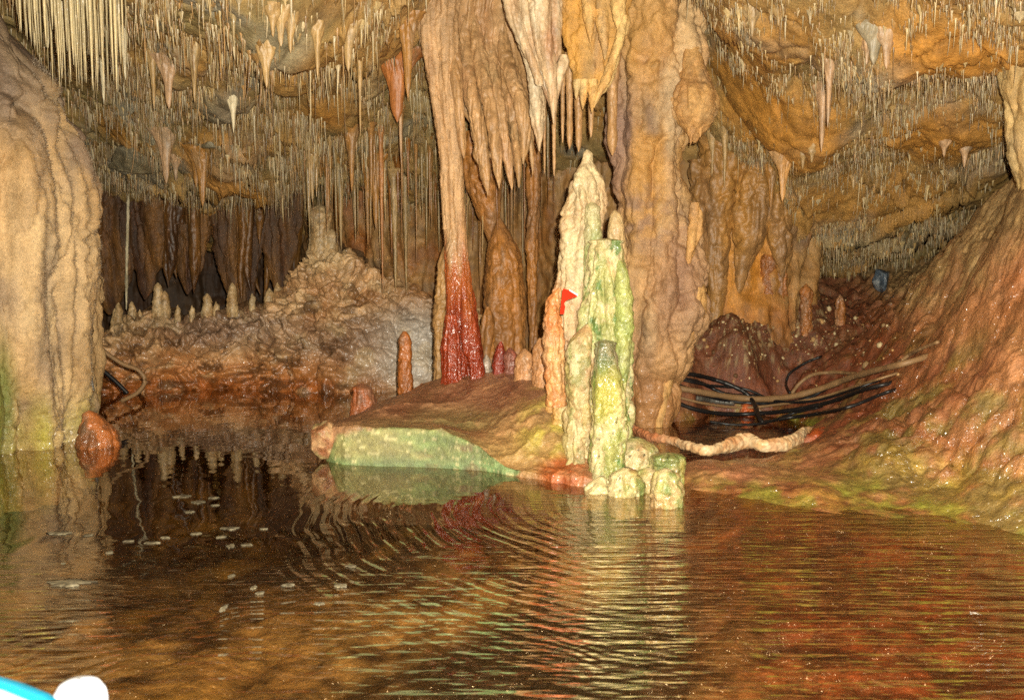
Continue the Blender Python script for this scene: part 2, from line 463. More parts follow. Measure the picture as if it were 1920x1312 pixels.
for e in [(1400, 660, 6.75), (1330, 640, 6.95), (1340, 600, 7.2), (1420, 590, 7.3), (1470, 570, 7.6), (1300, 690, 6.7), (1500, 700, 6.7), (1600, 700, 6.3), (1600, 600, 7.6), (1600, 520, 8.7), (1540, 560, 8.2), (1400, 625, 7.0),
          (1680, 550, 7.6), (1750, 500, 6.7), (1820, 430, 6.0), (1920, 330, 5.2), (1920, 450, 4.9), (1920, 600, 4.55), (1920, 800, 4.1), (1920, 900, 3.9), (1800, 900, 4.2), (1800, 700, 4.9),
          (1700, 800, 4.7), (1700, 650, 5.8), (1650, 880, 4.45), (1700, 580, 6.9), (1800, 560, 5.6)]: g_(*e)
G += [(2.6, 3.2, .15), (3.6, 3.6, 1.3), (3.4, 2, .35), (4.5, 4.5, 2.2), (4.0, 6, 1.95), (4.6, 8, 1.6), (5.8, 5, 2.6), (5.5, 1, 1.6), (4.2, 9.5, 1.2), (2.6, 9.5, 1.15),
      (1.7, 8.5, .95), (2.3, 8.2, .98), (.95, 7.6, .6), (.9, 6.4, -.12), (0, 9, .3), (-2, 9.6, .1), (-4, 9, .0), (-4.8, 5, -.1), (-5, 2, -.1), (-2.5, 7.5, -.5), (-1, 7, -.4), (0, 7.6, -.1),
      (-3, 4, -.55), (-1.5, 4, -.6), (0, 4, -.42), (.7, 3.8, -.22), (1.3, 3.6, -.16), (.8, 4.4, -.12), (1.9, 3.2, -.15), (-2, 2, -.6), (0, 2, -.55), (1, 2.4, -.35), (2, 2.2, -.2),
      (0, -1, -.6), (2.5, -1, -.1), (-3, -1, -.5), (-1, 5.5, -.5), (.3, 5.8, -.2), (1.0, 5.5, -.18), (-2.5, 6, -.6)]
_gr = RBF(G, 0.004)
def ground_base(x, y): return _gr(x, y)
def ground_full(x, y):
    sh = np.shape(x); x = np.ravel(x); y = np.ravel(y)
    z = _gr(x, y)
    P = np.stack([x, y, z], 1)
    dry = ss(-.02, .25, z)
    W = P + .12 * np.stack([fbm(P, 2.2, 2, 70), fbm(P, 2.2, 2, 71), 0 * x], 1)
    # runnels down the bank (roughly along -x,-y), lumps
    u = (W[:, 0] * .55 - W[:, 1] * .83); v_ = W[:, 0] * .83 + W[:, 1] * .55
    Q = np.stack([u, v_, z * .0], 1)
    z = z + dry * (.10 * billow(Q, (2.8, 2.2, 1), 2, 72) + .03 * billow(Q, (8, 6, 1), 2, 73) - .03 * np.exp(-(np.abs(fbm(Q, (7, 3, 1), 2, 78)) / .04) ** 2))
    z = z + (.25 + .75 * dry) * (.08 * billow(W, 4.4, 2, 74) + .012 * billow(P, 19, 2, 79) + .008 * fbm(P, 26, 3, 75)) + (1 - dry) * (.05 * fbm(P, 3, 3, 76) + .14 * billow(P, 1.7, 3, 69) * ss(-.1, -.3, z))
    z = z + .07 * blob(x, y, 3.3, 7.6, .9, 1.4) * billow(P, 9, 3, 77) * 1.2
    return z.reshape(sh)
def ground_colour(V, px, py, t=None):
    n = fbm(V, 2.6, 3, 80); n2 = fbm(V, 7, 3, 81); z = V[:, 2]
    c = mix(lin(156, 98, 58), lin(180, 130, 86), ss(-.3, .35, n))
    c = mix(c, lin(120, 62, 32), .8 * ss(-.2, .3, n2) * ss(1820, 1580, px))
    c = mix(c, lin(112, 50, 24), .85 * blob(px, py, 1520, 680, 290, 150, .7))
    lim = np.interp(px, [1500, 1600, 1700, 1780, 1850, 1920], [300, 500, 590, 590, 520, 440])
    c = mix(c, mix(lin(176, 144, 94), lin(134, 106, 66), ss(-.3, .3, n2)), ss(50, -50, py - lim + 60 * n) * .95)
    c = mix(c, lin(190, 130, 84), .7 * ss(-.25, .2, n2) * blob(px, py, 1850, 640, 170, 150, .6))
    g = ss(.05, .3, fbm(V, 3.0, 4, 82, .65) + .2 * blob(px, py, 1760, 880, 260, 110, .8))
    c = mix(c, lin(116, 112, 52), .65 * g * ss(1480, 1650, px) * ss(560, 720, py))
    c = mix(c, lin(176, 146, 62), .6 * blob(px, py, 1700, 910, 280, 60, .6) * ss(-.1, .25, fbm(V, 5, 4, 83, .65)))
    c = mix(c, lin(140, 148, 52), .7 * np.exp(-((z - .02) / .05) ** 2) * ss(-.1, .2, fbm(V, 4, 4, 84, .65)) * ss(1250, 1350, px))
    c = mix(c, lin(180, 124, 90), .6 * blob(px, py, 1400, 880, 140, 26, .6))
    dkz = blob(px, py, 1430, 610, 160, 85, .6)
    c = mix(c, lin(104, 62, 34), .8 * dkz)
    c = mix(c, lin(176, 156, 112), dkz * .8 * ss(.12, .3, fbm(V, 18, 4, 85, .7)))
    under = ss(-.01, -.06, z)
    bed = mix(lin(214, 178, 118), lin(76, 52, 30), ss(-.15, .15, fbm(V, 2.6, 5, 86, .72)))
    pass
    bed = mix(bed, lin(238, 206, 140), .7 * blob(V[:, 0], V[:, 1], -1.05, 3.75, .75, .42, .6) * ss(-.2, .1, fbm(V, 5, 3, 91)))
    bed = mix(bed, lin(58, 36, 20), .85 * ss(4.0, 5.0, V[:, 1] + .5 * fbm(V, 1.5, 3, 92)) * ss(.9, .3, V[:, 0]))  # dimming by deep water painted into the bed colour
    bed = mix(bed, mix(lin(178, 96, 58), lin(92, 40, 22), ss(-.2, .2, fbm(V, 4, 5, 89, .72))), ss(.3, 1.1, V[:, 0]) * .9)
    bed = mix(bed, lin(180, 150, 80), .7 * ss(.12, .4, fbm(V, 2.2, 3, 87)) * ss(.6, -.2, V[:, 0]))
    bed = mix(bed, lin(20, 14, 10), .97 * blob(V[:, 0] + .3 * fbm(V, 2, 3, 93), V[:, 1] + .3 * fbm(V, 2, 3, 94), .12, 3.4, .75, .5, .45))  # blackness of a deep hole painted onto the bed
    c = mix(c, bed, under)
    return c * (.72 + .5 * ss(-.4, .4, fbm(V, 20, 3, 88)))[:, None]
xs = nonuni(-5.5, 6.2, [-5.5, -.5, .3, 3.6, 6.2], [.06, .04, .0135, .0125, .05])
ys = nonuni(-1.5, 10.2, [-1.5, 2.8, 3.3, 8, 10], [.08, .04, .012, .018, .04])
V, q = heightmesh(xs, ys, ground_full)
px, py = proj(V)
wet = np.maximum(ss(.1, .0, V[:, 2]) * .7, ss(440, 620, py) * ss(1550, 1700, px) * ss(-.15, .1, fbm(V, 6, 3, 90)))
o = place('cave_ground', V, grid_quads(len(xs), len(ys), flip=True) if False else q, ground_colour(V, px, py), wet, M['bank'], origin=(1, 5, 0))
tag(o, kind='structure')

# ------------------------------------------------------------------ water
def water_mat():
    m, t, b, out = nt('lake_water')
    N, L = t.nodes, t.links
    N.remove(b)
    geo = N.new("ShaderNodeNewGeometry")
    sep = N.new("ShaderNodeSeparateXYZ"); L.new(geo.outputs['Position'], sep.inputs[0])
    def M_(op, a, b=None, c=None):
        n = N.new("ShaderNodeMath"); n.operation = op
        for k, v in enumerate((a, b, c)):
            if v is None: continue
            if isinstance(v, (int, float)): n.inputs[k].default_value = v
            else: L.new(v, n.inputs[k])
        return n.outputs[0]
    def sstep(v, a, b_):
        r = N.new("ShaderNodeMapRange"); r.interpolation_type = 'SMOOTHSTEP'
        r.inputs['From Min'].default_value = a; r.inputs['From Max'].default_value = b_
        L.new(v, r.inputs['Value']); return r.outputs[0]
    wn = N.new("ShaderNodeTexNoise"); wn.inputs['Scale'].default_value = 2.2; wn.inputs['Detail'].default_value = 2
    L.new(geo.outputs['Position'], wn.inputs['Vector'])
    def rings(cx, cy, wl, r0, r1, amp, warp=.10):
        dx = M_('SUBTRACT', sep.outputs[0], cx); dy = M_('SUBTRACT', sep.outputs[1], cy)
        r = M_('SQRT', M_('ADD', M_('MULTIPLY', dx, dx), M_('MULTIPLY', dy, dy)))
        rw = M_('ADD', r, M_('MULTIPLY', wn.outputs['Fac'], warp))
        w = M_('SINE', M_('MULTIPLY', rw, 2 * math.pi / wl))
        env = M_('MULTIPLY', sstep(r, r0, r0 + .25), M_('SUBTRACT', 1.0, sstep(r, r1 - .5, r1)))
        return M_('MULTIPLY', M_('MULTIPLY', w, env), amp)
    def ns(scale, sx, sy, det, amp, rot=0.0):
        mp = N.new("ShaderNodeMapping"); mp.inputs['Scale'].default_value = (sx, sy, 1); mp.inputs['Rotation'].default_value = (0, 0, rot)
        L.new(geo.outputs['Position'], mp.inputs['Vector'])
        n = N.new("ShaderNodeTexNoise"); n.inputs['Scale'].default_value = scale; n.inputs['Detail'].default_value = det
        L.new(mp.outputs[0], n.inputs['Vector'])
        return M_('MULTIPLY', n.outputs['Fac'], amp)
    near = M_('SUBTRACT', 1.0, sstep(sep.outputs[1], 2.9, 4.6))           # ripples die out towards the far pool
    right = sstep(sep.outputs[0], -.6, .9)
    patch = ns(1.6, 1, 1.6, 2, 1.0)
    ring = M_('ADD', rings(1.0, 4.25, .066, .6, 2.3, .0026, .13), rings(1.0, 4.25, .027, .7, 2.3, .0006, .10))
    h = M_('MULTIPLY', M_('MULTIPLY', ring, M_('SUBTRACT', 1.0, sstep(sep.outputs[0], -.05, .55))), sstep(patch, .36, .52))
    h = M_('ADD', h, M_('MULTIPLY', rings(3.4, 5.6, .23, .5, 6.5, .0016, .6), sstep(patch, .62, .44)))
    h = M_('ADD', M_('MULTIPLY', h, M_('ADD', M_('MULTIPLY', near, .9), .1)), rings(-.4, .8, .06, .3, 2.5, .0012, .45))
    chop = M_('ADD', ns(4, 1, 5.5, 1.5, .016), ns(12, 1, 4.5, 1, .0046, .12))
    chop = M_('MULTIPLY', chop, M_('ADD', M_('MULTIPLY', M_('SUBTRACT', 1.0, sstep(sep.outputs[1], 2.5, 3.7)), .8), M_('MULTIPLY', M_('MULTIPLY', right, M_('ADD', near, .15)), .95)))
    h = M_('ADD', h, chop)
    h = M_('ADD', h, ns(4, 1, 1.5, 1, .0015))
    bp = N.new("ShaderNodeBump"); bp.inputs['Strength'].default_value = 1.0; bp.inputs['Distance'].default_value = 1.0
    L.new(h, bp.inputs['Height'])
    gl = N.new("ShaderNodeBsdfGlossy"); gl.inputs['Roughness'].default_value = 0.02
    gl.inputs['Color'].default_value = (1, .97, .92, 1)
    L.new(bp.outputs[0], gl.inputs['Normal'])
    tr = N.new("ShaderNodeBsdfTransparent"); tr.inputs['Color'].default_value = (.64, .53, .39, 1)
    lw = N.new("ShaderNodeLayerWeight"); lw.inputs['Blend'].default_value = 0.5     # facing = 1 - |cos|, same from below and above
    L.new(bp.outputs[0], lw.inputs['Normal'])
    schl = M_('ADD', M_('MULTIPLY', M_('POWER', lw.outputs['Facing'], 4.0), .93), .06)
    mx = N.new("ShaderNodeMixShader")
    L.new(schl, mx.inputs[0]); L.new(tr.outputs[0], mx.inputs[1]); L.new(gl.outputs[0], mx.inputs[2])
    L.new(mx.outputs[0], out.inputs['Surface'])
    return m
M['water'] = water_mat()
V = np.array([(-5.6, -1.5, 0), (6, -1.5, 0), (6, 10.2, 0), (-5.6, 10.2, 0)], float)
o = place('water', V, np.array([[0, 1, 2, 3]]), np.ones((4, 3)), None, M['water'], origin=(0, 0, 0))
tag(o, kind='structure')
# ------------------------------------------------------------------ colour recipes
def rc(base, alt, scale=4.0, st=(1, 1, .4), stains=((GREYR, .3),), var=.35, seed=0, extra=None):
    """base/alt mottled, plus stain patches"""
    def f(V, px, py, t=None):
        S = np.array(st) * scale
        c = mix(base, alt, ss(-.3, .35, fbm(V, S, 3, seed + 100)))
        for k, (sc_, am) in enumerate(stains):
            c = mix(c, sc_, am * ss(.05, .35, fbm(V, S * .9, 3, seed + 110 + k)))
        c = c * (1 - var / 2 + var * ss(-.4, .4, fbm(V, S * 4, 3, seed + 120)))[:, None]
        if extra: c = extra(c, V, px, py, t)
        return c
    return f

# ------------------------------------------------------------------ left pillar
def x_left(c, V, px, py, t):
    c = mix(c, lin(128, 108, 96), .75 * ss(.02, .3, fbm(V, (2.6, 2.6, 1.1), 3, 131)) * ss(880, 200, py))
    c = mix(c, lin(120, 100, 84), .7 * blob(px, py, 20, 100, 90, 130, .5))
    g = ss(700, 830, py) * ss(.25, -.25, fbm(V, (5, 5, 2), 3, 132))
    c = mix(c, lin(172, 164, 62), .85 * g)
    c = mix(c, lin(84, 110, 30), .75 * blob(px, py, 0, 760, 30, 110, .6))
    return mix(c, lin(120, 92, 40), .5 * ss(.15, .3, fbm(V, 30, 2, 133)) * ss(600, 760, py))
left = rockform('flowstone_pillar', [(-110, -160, 50), (-108, -60, 60), (-104, 10, 84), (-100, 70, 112), (-98, 130, 148), (-95, 185, 182), (-93, 235, 206), (-93, 290, 220),
                (-93, 360, 232), (-93, 500, 236), (-93, 650, 238), (-93, 800, 234), (-93, 870, 228), (-93, 930, 228)], 5.7,
                rc(lin(200, 168, 122), lin(182, 146, 98), 3, stains=((lin(146, 124, 102), .7), (CREAM, .3)), seed=1, extra=x_left), M['crystal'],
                res=.0105, crease=1.5, ribs=(.34, 3.6, .2), lumps=(.03, 6), fine=(.010, 30), seed=3,
                wetf=lambda V, px, py, t: ss(720, 850, py))
tag(left, 'massive tan ribbed pillar rising from the water at the left edge', 'pillar')

def x_lump(c, V, px, py, t): return mix(c, lin(206, 120, 60), .6 * ss(-.1, .3, fbm(V, 9, 2, 140)))
def dome(name, lst, Y, colf, mat='wet', lump=.02, wet=1.0, res=.008, flat=1.0, seed=1, ribs=.0, fine=.004):
    return rockform(name, lst, Y, colf, M[mat], res=res, ribs=(ribs, 14, 2.5), lumps=(lump, 12), fine=(fine, 40), flat=flat, seed=seed,
                    wetf=lambda V, px, py, t: wet + 0 * px)
o = dome('rounded_boulder', [(182, 870, 38), (184, 836, 39), (184, 816, 36), (180, 798, 28), (173, 782, 17), (167, 772, 8), (167, 769, 2)], 5.55,
         rc(lin(150, 100, 62), lin(124, 76, 44), 6, seed=5, extra=x_lump), lump=.035, ribs=.03)
tag(o, 'wet orange-red boulder at the waterline against the left pillar foot', 'boulder')

# crystals fuzz along the left pillar: one uncountable growth
def needles(name, base, nrm, L, r, col, mat):
    n = len(base)
    a = np.cross(nrm, [0.3, 0.2, 1.0]); a /= np.linalg.norm(a, axis=1)[:, None]; b = np.cross(nrm, a)
    V = np.zeros((n, 4, 3))
    for k in range(3):
        th = 2 * np.pi * k / 3
        V[:, k] = base + (a * math.cos(th) + b * math.sin(th)) * r[:, None]
    V[:, 3] = base + nrm * L[:, None]
    T = (np.arange(n)[:, None, None] * 4 + np.array([[0, 1, 3], [1, 2, 3], [2, 0, 3]])[None]).reshape(-1, 3)
    return place(name, V.reshape(-1, 3), T, np.repeat(col, 4, 0), None, mat)
me = left.data; nv = len(me.vertices)
co = np.zeros(nv * 3, np.float32); me.vertices.foreach_get('co', co); co = co.reshape(-1, 3) + np.array(left.location, np.float32)
nn = np.zeros(nv * 3, np.float32); me.vertices.foreach_get('normal', nn); nn = nn.reshape(-1, 3)
px, py = proj(co)
cand = np.where((px > 60) & (px < 190) & (py > 40) & (py < 860) & (co[:, 1] < 5.9) & (nn[:, 0] > .35))[0]
idx = rng.choice(cand, 9000)
dirn = nn[idx] + rng.normal(0, .35, (len(idx), 3)); dirn /= np.linalg.norm(dirn, axis=1)[:, None]
o = needles('crystal_fuzz', co[idx], dirn, rng.uniform(.006, .022, len(idx)), np.full(len(idx), .0018), np.tile(lin(190, 168, 140), (len(idx), 1)), M['crystal'])
tag(o, 'fine grey crystal fuzz covering the right side of the left pillar', 'crystals', kind='stuff')

# ------------------------------------------------------------------ lumpy flowstone mound at the back left
cx_ = [120, 190, 215, 235, 270, 330, 400, 450, 490, 520, 545, 575, 610, 645, 680, 720, 770, 830, 880, 940]
ct_ = [640, 612, 585, 572, 590, 592, 582, 570, 560, 532, 498, 466, 452, 466, 500, 520, 535, 552, 570, 590]
U = np.linspace(120, 940, 620); pv = np.linspace(0, 1, 260)
ytop = np.interp(U, cx_, ct_); k = np.ones(15) / 15; ytop = np.convolve(np.pad(ytop, 7, 'edge'), k, 'valid')
Yf = 8.0 + .12 * np.sin(U / 60); Yc = 8.75 + 0 * U
ztop = at(U, ytop, Yc)[:, 2]
V = np.zeros((len(U), len(pv), 3))
a = np.clip(pv / .8, 0, 1) * np.pi / 2
for i in range(len(U)):
    y = Yf[i] + (Yc[i] - Yf[i]) * (1 - np.cos(a)) + np.clip(pv - .8, 0, 1) / .2 * .7
    z = -.35 + (ztop[i] + .35) * np.sin(a) ** .85 - np.clip(pv - .8, 0, 1) / .2 * .12
    V[i, :, 0] = (U[i] - CX) / F * 8.35; V[i, :, 1] = y; V[i, :, 2] = z
def disp_grid(V3, d):
    du = np.gradient(V3, axis=0); dv = np.gradient(V3, axis=1)
    n = np.cross(du, dv); n /= np.linalg.norm(n, axis=2)[..., None] + 1e-9
    return V3 + n * d[..., None]
Pf = V.reshape(-1, 3)
Wf = Pf + .10 * np.stack([fbm(Pf, 3, 2, 150), fbm(Pf, 3, 2, 151), fbm(Pf, 3, 2, 152)], 1)
mpx, mpy = proj(Pf)
calm = 1 - .75 * blob(mpx, mpy, 740, 660, 110, 90, .5)
d = (.24 * billow(Wf, (2.2, 2.4, 3.4), 2, 153) + .13 * billow(Wf, (6, 7, 8), 2, 154)) * calm + .012 * billow(Pf, 22, 2, 155) + .005 * fbm(Pf, 40, 2, 156)
d = d - .05 * np.exp(-(np.abs(fbm(Wf, 3.5, 2, 157)) / .04) ** 2) * calm
V = disp_grid(V, d.reshape(V.shape[:2]) * .85)
Vf = V.reshape(-1, 3); px, py = proj(Vf)
def mound_col(V, px, py, t=None):
    c = mix(lin(218, 174, 124), lin(172, 124, 78), ss(-.3, .3, fbm(V, 3, 3, 160)))
    c = mix(c, lin(146, 124, 108), .6 * blob(px, py, 430, 615, 130, 36, .6))
    c = mix(c, lin(176, 158, 140), .8 * blob(px, py, 760, 650, 100, 76, .45))
    c = mix(c, lin(214, 204, 190), .8 * blob(px, py, 790, 660, 60, 70, .6))
    c = mix(c, lin(150, 118, 92), .7 * blob(px, py, 620, 650, 90, 45, .6))
    c = mix(c, lin(196, 126, 66), .8 * ss(650, 705, py) * ss(700, 560, px))
    c = mix(c, lin(170, 96, 42), .8 * ss(700, 722, py) * ss(760, 600, px))
    c = mix(c, CREAM, .5 * blob(px, py, 605, 480, 50, 30, .6) + .35 * blob(px, py, 230, 590, 40, 40, .6))
    c = mix(c, lin(206, 180, 136), .45 * ss(.1, .4, fbm(V, 4, 2, 161)))
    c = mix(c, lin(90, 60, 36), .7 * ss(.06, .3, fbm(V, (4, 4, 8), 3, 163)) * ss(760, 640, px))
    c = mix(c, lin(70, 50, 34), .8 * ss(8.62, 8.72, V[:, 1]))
    return c * (.82 + .34 * ss(-.4, .4, fbm(V, 7, 3, 162)))[:, None]
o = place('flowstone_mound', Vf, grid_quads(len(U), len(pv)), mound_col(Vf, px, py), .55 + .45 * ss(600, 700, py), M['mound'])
tag(o, 'broad lumpy brown and grey flowstone mound behind the pool', 'rock mound')

mcol = rc(lin(206, 176, 130), lin(176, 140, 92), 9, (1, 1, 1), seed=9)
small = [(262, 600, 580, 5), (222, 590, 567, 7), (247, 598, 565, 8), (296, 575, 530, 10), (309, 575, 545, 9), (388, 586, 550, 10),          (405, 578, 565, 5), (435, 552, 530, 8), (436, 572, 545, 9), (505, 556, 540, 8), (473, 562, 550, 5), (600, 480, 382, 20), (588, 480, 440, 12), (622, 482, 430, 13), (646, 490, 468, 8),
         (333, 586, 572, 5), (492, 600, 582, 7), (712, 560, 545, 7), (360, 584, 572, 4), (215, 600, 578, 6), (520, 545, 530, 6)]
nearby = {296: 'tall pale stalagmite pointing up from the far left mound beside a squarish one', 309: 'squat squarish white stalagmite on the far left mound',
          600: 'tallest white knobbly stalagmite crowning the back mound', 388: 'thick cone stalagmite in the middle of the left mound plateau', 247: 'stubby pale stalagmite at the left rim of the mound'}
for i, (x, yb, yt, r) in enumerate(small):
    Ym = 8.55 if yb > 520 else 8.6
    o = rockform('stalagmite', [(x, yb + 22, r * 1.25), (x, yb, r * 1.1), (x + 1, yb * .5 + yt * .5, r * .85), (x, yt + 4, r * .5), (x, yt, r * .12)], Ym, mcol, M['straw'],
                 res=.009, lumps=(.022, 16), fine=(.008, 40), ribs=(.0, 1, 1), seed=20 + i)
    lab = nearby.get(x)
    tag(o, lab or 'small pale stalagmite standing on the back mound', 'stalagmite', None if lab else 'small stalagmites on the back mound')

# ------------------------------------------------------------------ low mound with the cut green face (centre)
fx = np.array([(600, 862), (615, 868), (640, 872), (700, 875), (800, 877), (900, 884), (950, 893), (1020, 905), (1100, 915), (1160, 925)], float)
Yfront = CAMH * 0 + np.array([CAMH / ((CAMH - at(a, b, 1.0)[2])) for a, b in fx])
Xf = (fx[:, 0] - CX) / F * Yfront
n_u, n_f, n_t = 420, 34, 260
uu = np.linspace(0, 1, n_u)
xf = np.interp(uu, np.linspace(0, 1, len(Xf)), Xf); yf = np.interp(uu, np.linspace(0, 1, len(Xf)), Yfront)
kk = np.ones(25) / 25
yf = np.convolve(np.pad(yf, 12, 'edge'), kk, 'valid')
T_ = [tuple(at(a, b, Y)) for a, b, Y in [(600, 810, 5.1), (640, 796, 5.12), (700, 794, 5.10), (760, 796, 5.06), (850, 808, 4.98), (900, 830, 4.92), (950, 866, 4.83), (700, 765, 5.6), (800, 733, 5.9), (850, 712, 6.0),
      (900, 703, 6.05), (1000, 705, 5.8), (1050, 740, 5.3), (1000, 790, 5.05), (1050, 800, 4.95), (960, 855, 4.85), (1060, 860, 4.75), (1100, 880, 4.6), (900, 800, 5.2), (800, 780, 5.4), (850, 760, 5.6), (1150, 860, 4.8), (1180, 800, 5.3), (1200, 830, 5.0)]]
T_ += [(-1.3, 6.2, -.05), (-1.0, 6.6, .03), (-.7, 6.9, .05), (-.2, 7.0, .1), (.3, 7.0, .1), (.8, 6.7, 0), (.95, 6.0, -.05), (.95, 5.4, .0), (-1.35, 5.5, .02), (-1.2, 5.3, .08), (-1.15, 5.9, .08), (-1, 7.2, -.3), (0, 7.5, -.3), (.8, 7.4, -.3)]
_mt = RBF(T_, .003)
rows = []
for j in range(n_f):
    a = j / (n_f - 1)
    zt = _mt(xf, yf + .06)
    rows.append(np.stack([xf, yf + .05 * a ** 2 + 0 * xf, -.32 + (zt + .32) * a], 1))
for j in range(1, n_t):
    a = (j / (n_t - 1)) ** 1.1
    yb = 7.3
    y = yf + .05 + a * (yb - yf - .05)
    sp = 1 + 0.0 * a
    rows.append(np.stack([xf * sp * (y / yf) ** .45, y, _mt(xf * (y / yf) ** .45, y)], 1))
V = np.stack(rows, 1)                                          # (u, row, 3)
Pf = V.reshape(-1, 3)
isface = np.zeros((n_u, V.shape[1]), np.float32); isface[:, :n_f] = 1
fpx, fpy = proj(Pf)
cut = isface.ravel() * blob(fpx + 40 * fbm(Pf, 5, 3, 175), fpy + 26 * fbm(Pf, 7, 3, 176), 795, 868, 180, 84, .10)
rough_ = (1 - cut)
d = rough_ * (.045 * billow(Pf, 2.6, 2, 170) + .008 * billow(Pf, (12, 12, 9), 2, 171) + .004 * fbm(Pf, 30, 3, 172)) + cut * .004 * fbm(Pf, (4, 4, 40), 2, 173)
d = d + .04 * billow(Pf, (7, 7, 5), 2, 174) * ss(880, 1000, fpx) * ss(740, 800, fpy)
V = disp_grid(V, -.9 * d.reshape(V.shape[:2]))
# slab step: the top overhangs the cut slightly
Vf = V.reshape(-1, 3); px, py = proj(Vf)
def cm_col(V, px, py, cut):
    c = mix(lin(150, 104, 76), lin(172, 124, 90), ss(-.3, .3, fbm(V, 2.5, 3, 180)))
    c = mix(c, lin(116, 70, 48), .5 * ss(0, .3, fbm(V, 4, 3, 181)))
    c = mix(c, lin(140, 134, 84), .75 * blob(px, py, 880, 815, 200, 45, .6) * ss(-.4, .1, fbm(V, 2.5, 3, 182)))
    c = mix(c, lin(180, 146, 88), .8 * blob(px, py, 1010, 840, 110, 60, .6))
    c = mix(c, lin(200, 186, 84), .7 * blob(px, py, 1040, 800, 60, 70, .6) * ss(-.2, .2, fbm(V, 7, 3, 183)))
    c = mix(c, lin(170, 84, 40), .9 * blob(px, py, 1055, 885, 45, 30, .4))
    c = mix(c, lin(186, 140, 98), .4 * ss(.15, .3, fbm(V, 8, 3, 184)))
    gcol = mix(lin(124, 142, 84), lin(142, 132, 84), ss(-.3, .3, fbm(V, (3, 3, 6), 3, 185)) * .8)
    gcol = mix(gcol, lin(104, 138, 92), .6 * ss(845, 875, py))
    ph = V[:, 2] * 34 + V[:, 0] * 3.0 + .5 * fbm(V, 3, 2, 186); scr = (np.abs(ph - np.round(ph)) < .05) & (fbm(V, (3, 3, 9), 2, 193) > -.05)
    ph2 = V[:, 2] * 21 - V[:, 0] * 2.2 + .5 * fbm(V, 3, 2, 187); scr2 = (np.abs(ph2 - np.round(ph2)) < .03) & (fbm(V, (3, 3, 9), 2, 194) > .1)
    gcol = mix(gcol, lin(126, 96, 66), .7 * ss(.0, .3, fbm(V, (5, 5, 9), 4, 191, .6)) * ss(720, 860, px))
    gcol = mix(gcol, lin(190, 184, 132), .8 * (scr | scr2))
    gcol = gcol * (.8 + .45 * ss(-.35, .35, fbm(V, (3, 3, 12), 4, 192, .65)))[:, None]
    c = mix(c, gcol, ss(.3, .6, cut))
    c = mix(c, lin(62, 42, 24), ss(-.004, -.02, V[:, 2]))  # underwater darkness put into the rock colour so the reflection dominates
    rim = np.exp(-((cut - .45) / .25) ** 2) * (cut > .12)
    return mix(c, lin(186, 160, 116), .6 * rim * ss(-.2, .2, fbm(V, 12, 2, 188))) * (.82 + .34 * ss(-.4, .4, fbm(V, 24, 3, 189)))[:, None]
o = place('low_rock_mound', Vf, grid_quads(n_u, V.shape[1], flip=False), cm_col(Vf, px, py, cut), (.25 + .35 * ss(-.2, .3, fbm(Vf, 5, 2, 190))) * (1 - .95 * cut), M['wet'])
tag(o, 'low brown rock mound with a smooth pale green cut face at the waterline', 'rock mound')
# angular pale knob at its left end
def facet_rock(name, pxy, Y, r, seedk, col, mat, squash=(1, 1, 1)):
    import bmesh
    bm = bmesh.new(); bmesh.ops.create_icosphere(bm, subdivisions=5, radius=1)
    P = np.array([v.co[:] for v in bm.verts]); rg = np.random.default_rng(seedk)
    for _ in range(14):                                        # chop planes
        n = rg.normal(size=3); n /= np.linalg.norm(n); h = rg.uniform(.55, .85)
        dd = P @ n - h; P = P - np.clip(dd, 0, None)[:, None] * n[None]
    P = P * r * np.array(squash) + at(pxy[0], pxy[1], Y)
    P = P + (P - P.mean(0)) * (.12 * fbm(P, 14, 3, seedk))[:, None]
    q = np.array([[v.index for v in f.verts] for f in bm.faces]); bm.free()
    px, py = proj(P)
    return place(name, P, q, col(P, px, py), .4 + 0 * px, mat)
o = facet_rock('angular_rock', (606, 832), 5.12, .13, 5, rc(lin(200, 160, 116), lin(150, 96, 62), 12, (1, 1, 1), stains=((lin(140, 150, 100), .5), (CREAM, .6)), seed=12), M['wet'], (.75, .8, 1.05))
tag(o, 'small cream and orange angular rock at the left tip of the green-faced mound', 'rock')

# ------------------------------------------------------------------ big central pillar
def x_big(c, V, px, py, t):
    c = mix(c, lin(202, 150, 74), .75 * blob(px, py, 1215, 200, 75, 260, .6) * ss(-.3, .1, fbm(V, (5, 5, 1.2), 2, 200)))
    c = mix(c, lin(150, 118, 106), .75 * blob(px, py, 1140, 250, 40, 150, .5))
    c = mix(c, lin(150, 120, 98), .8 * blob(px, py, 1215, 410, 90, 60, .6) * ss(-.3, .3, fbm(V, 9, 3, 201)))
    c = mix(c, lin(164, 124, 96), .7 * blob(px, py, 1280, 540, 60, 110, .6))
    c = mix(c, lin(180, 124, 72), .75 * ss(600, 780, py))
    return c
P_ = rockform('flowstone_column', [(1228, -150, 100), (1228, -40, 96), (1228, 60, 88), (1232, 140, 86), (1224, 230, 74), (1212, 310, 62), (1218, 370, 66), (1234, 440, 70), (1240, 500, 82), (1244, 560, 90), (1240, 600, 84),
              (1230, 660, 70), (1220, 720, 60), (1214, 780, 50), (1212, 812, 46), (1212, 850, 46)], 6.35,
              rc(lin(210, 170, 118), lin(186, 146, 100), 3.2, stains=((lin(128, 102, 84), .75), (lin(214, 186, 142), .5)), seed=21, extra=x_big), M['crystal'],
              res=.0105, ribs=(.17, 4.0, .4), lumps=(.15, 3.4), fine=(.012, 22), seed=31, crease=.9, wetf=lambda V, px, py, t: ss(640, 760, py) * .5)
tag(P_, 'thick orange-tan flowstone column reaching from ceiling to pool behind the green stalagmites', 'column')
pc = rc(lin(206, 160, 98), lin(186, 138, 84), 6, seed=23)
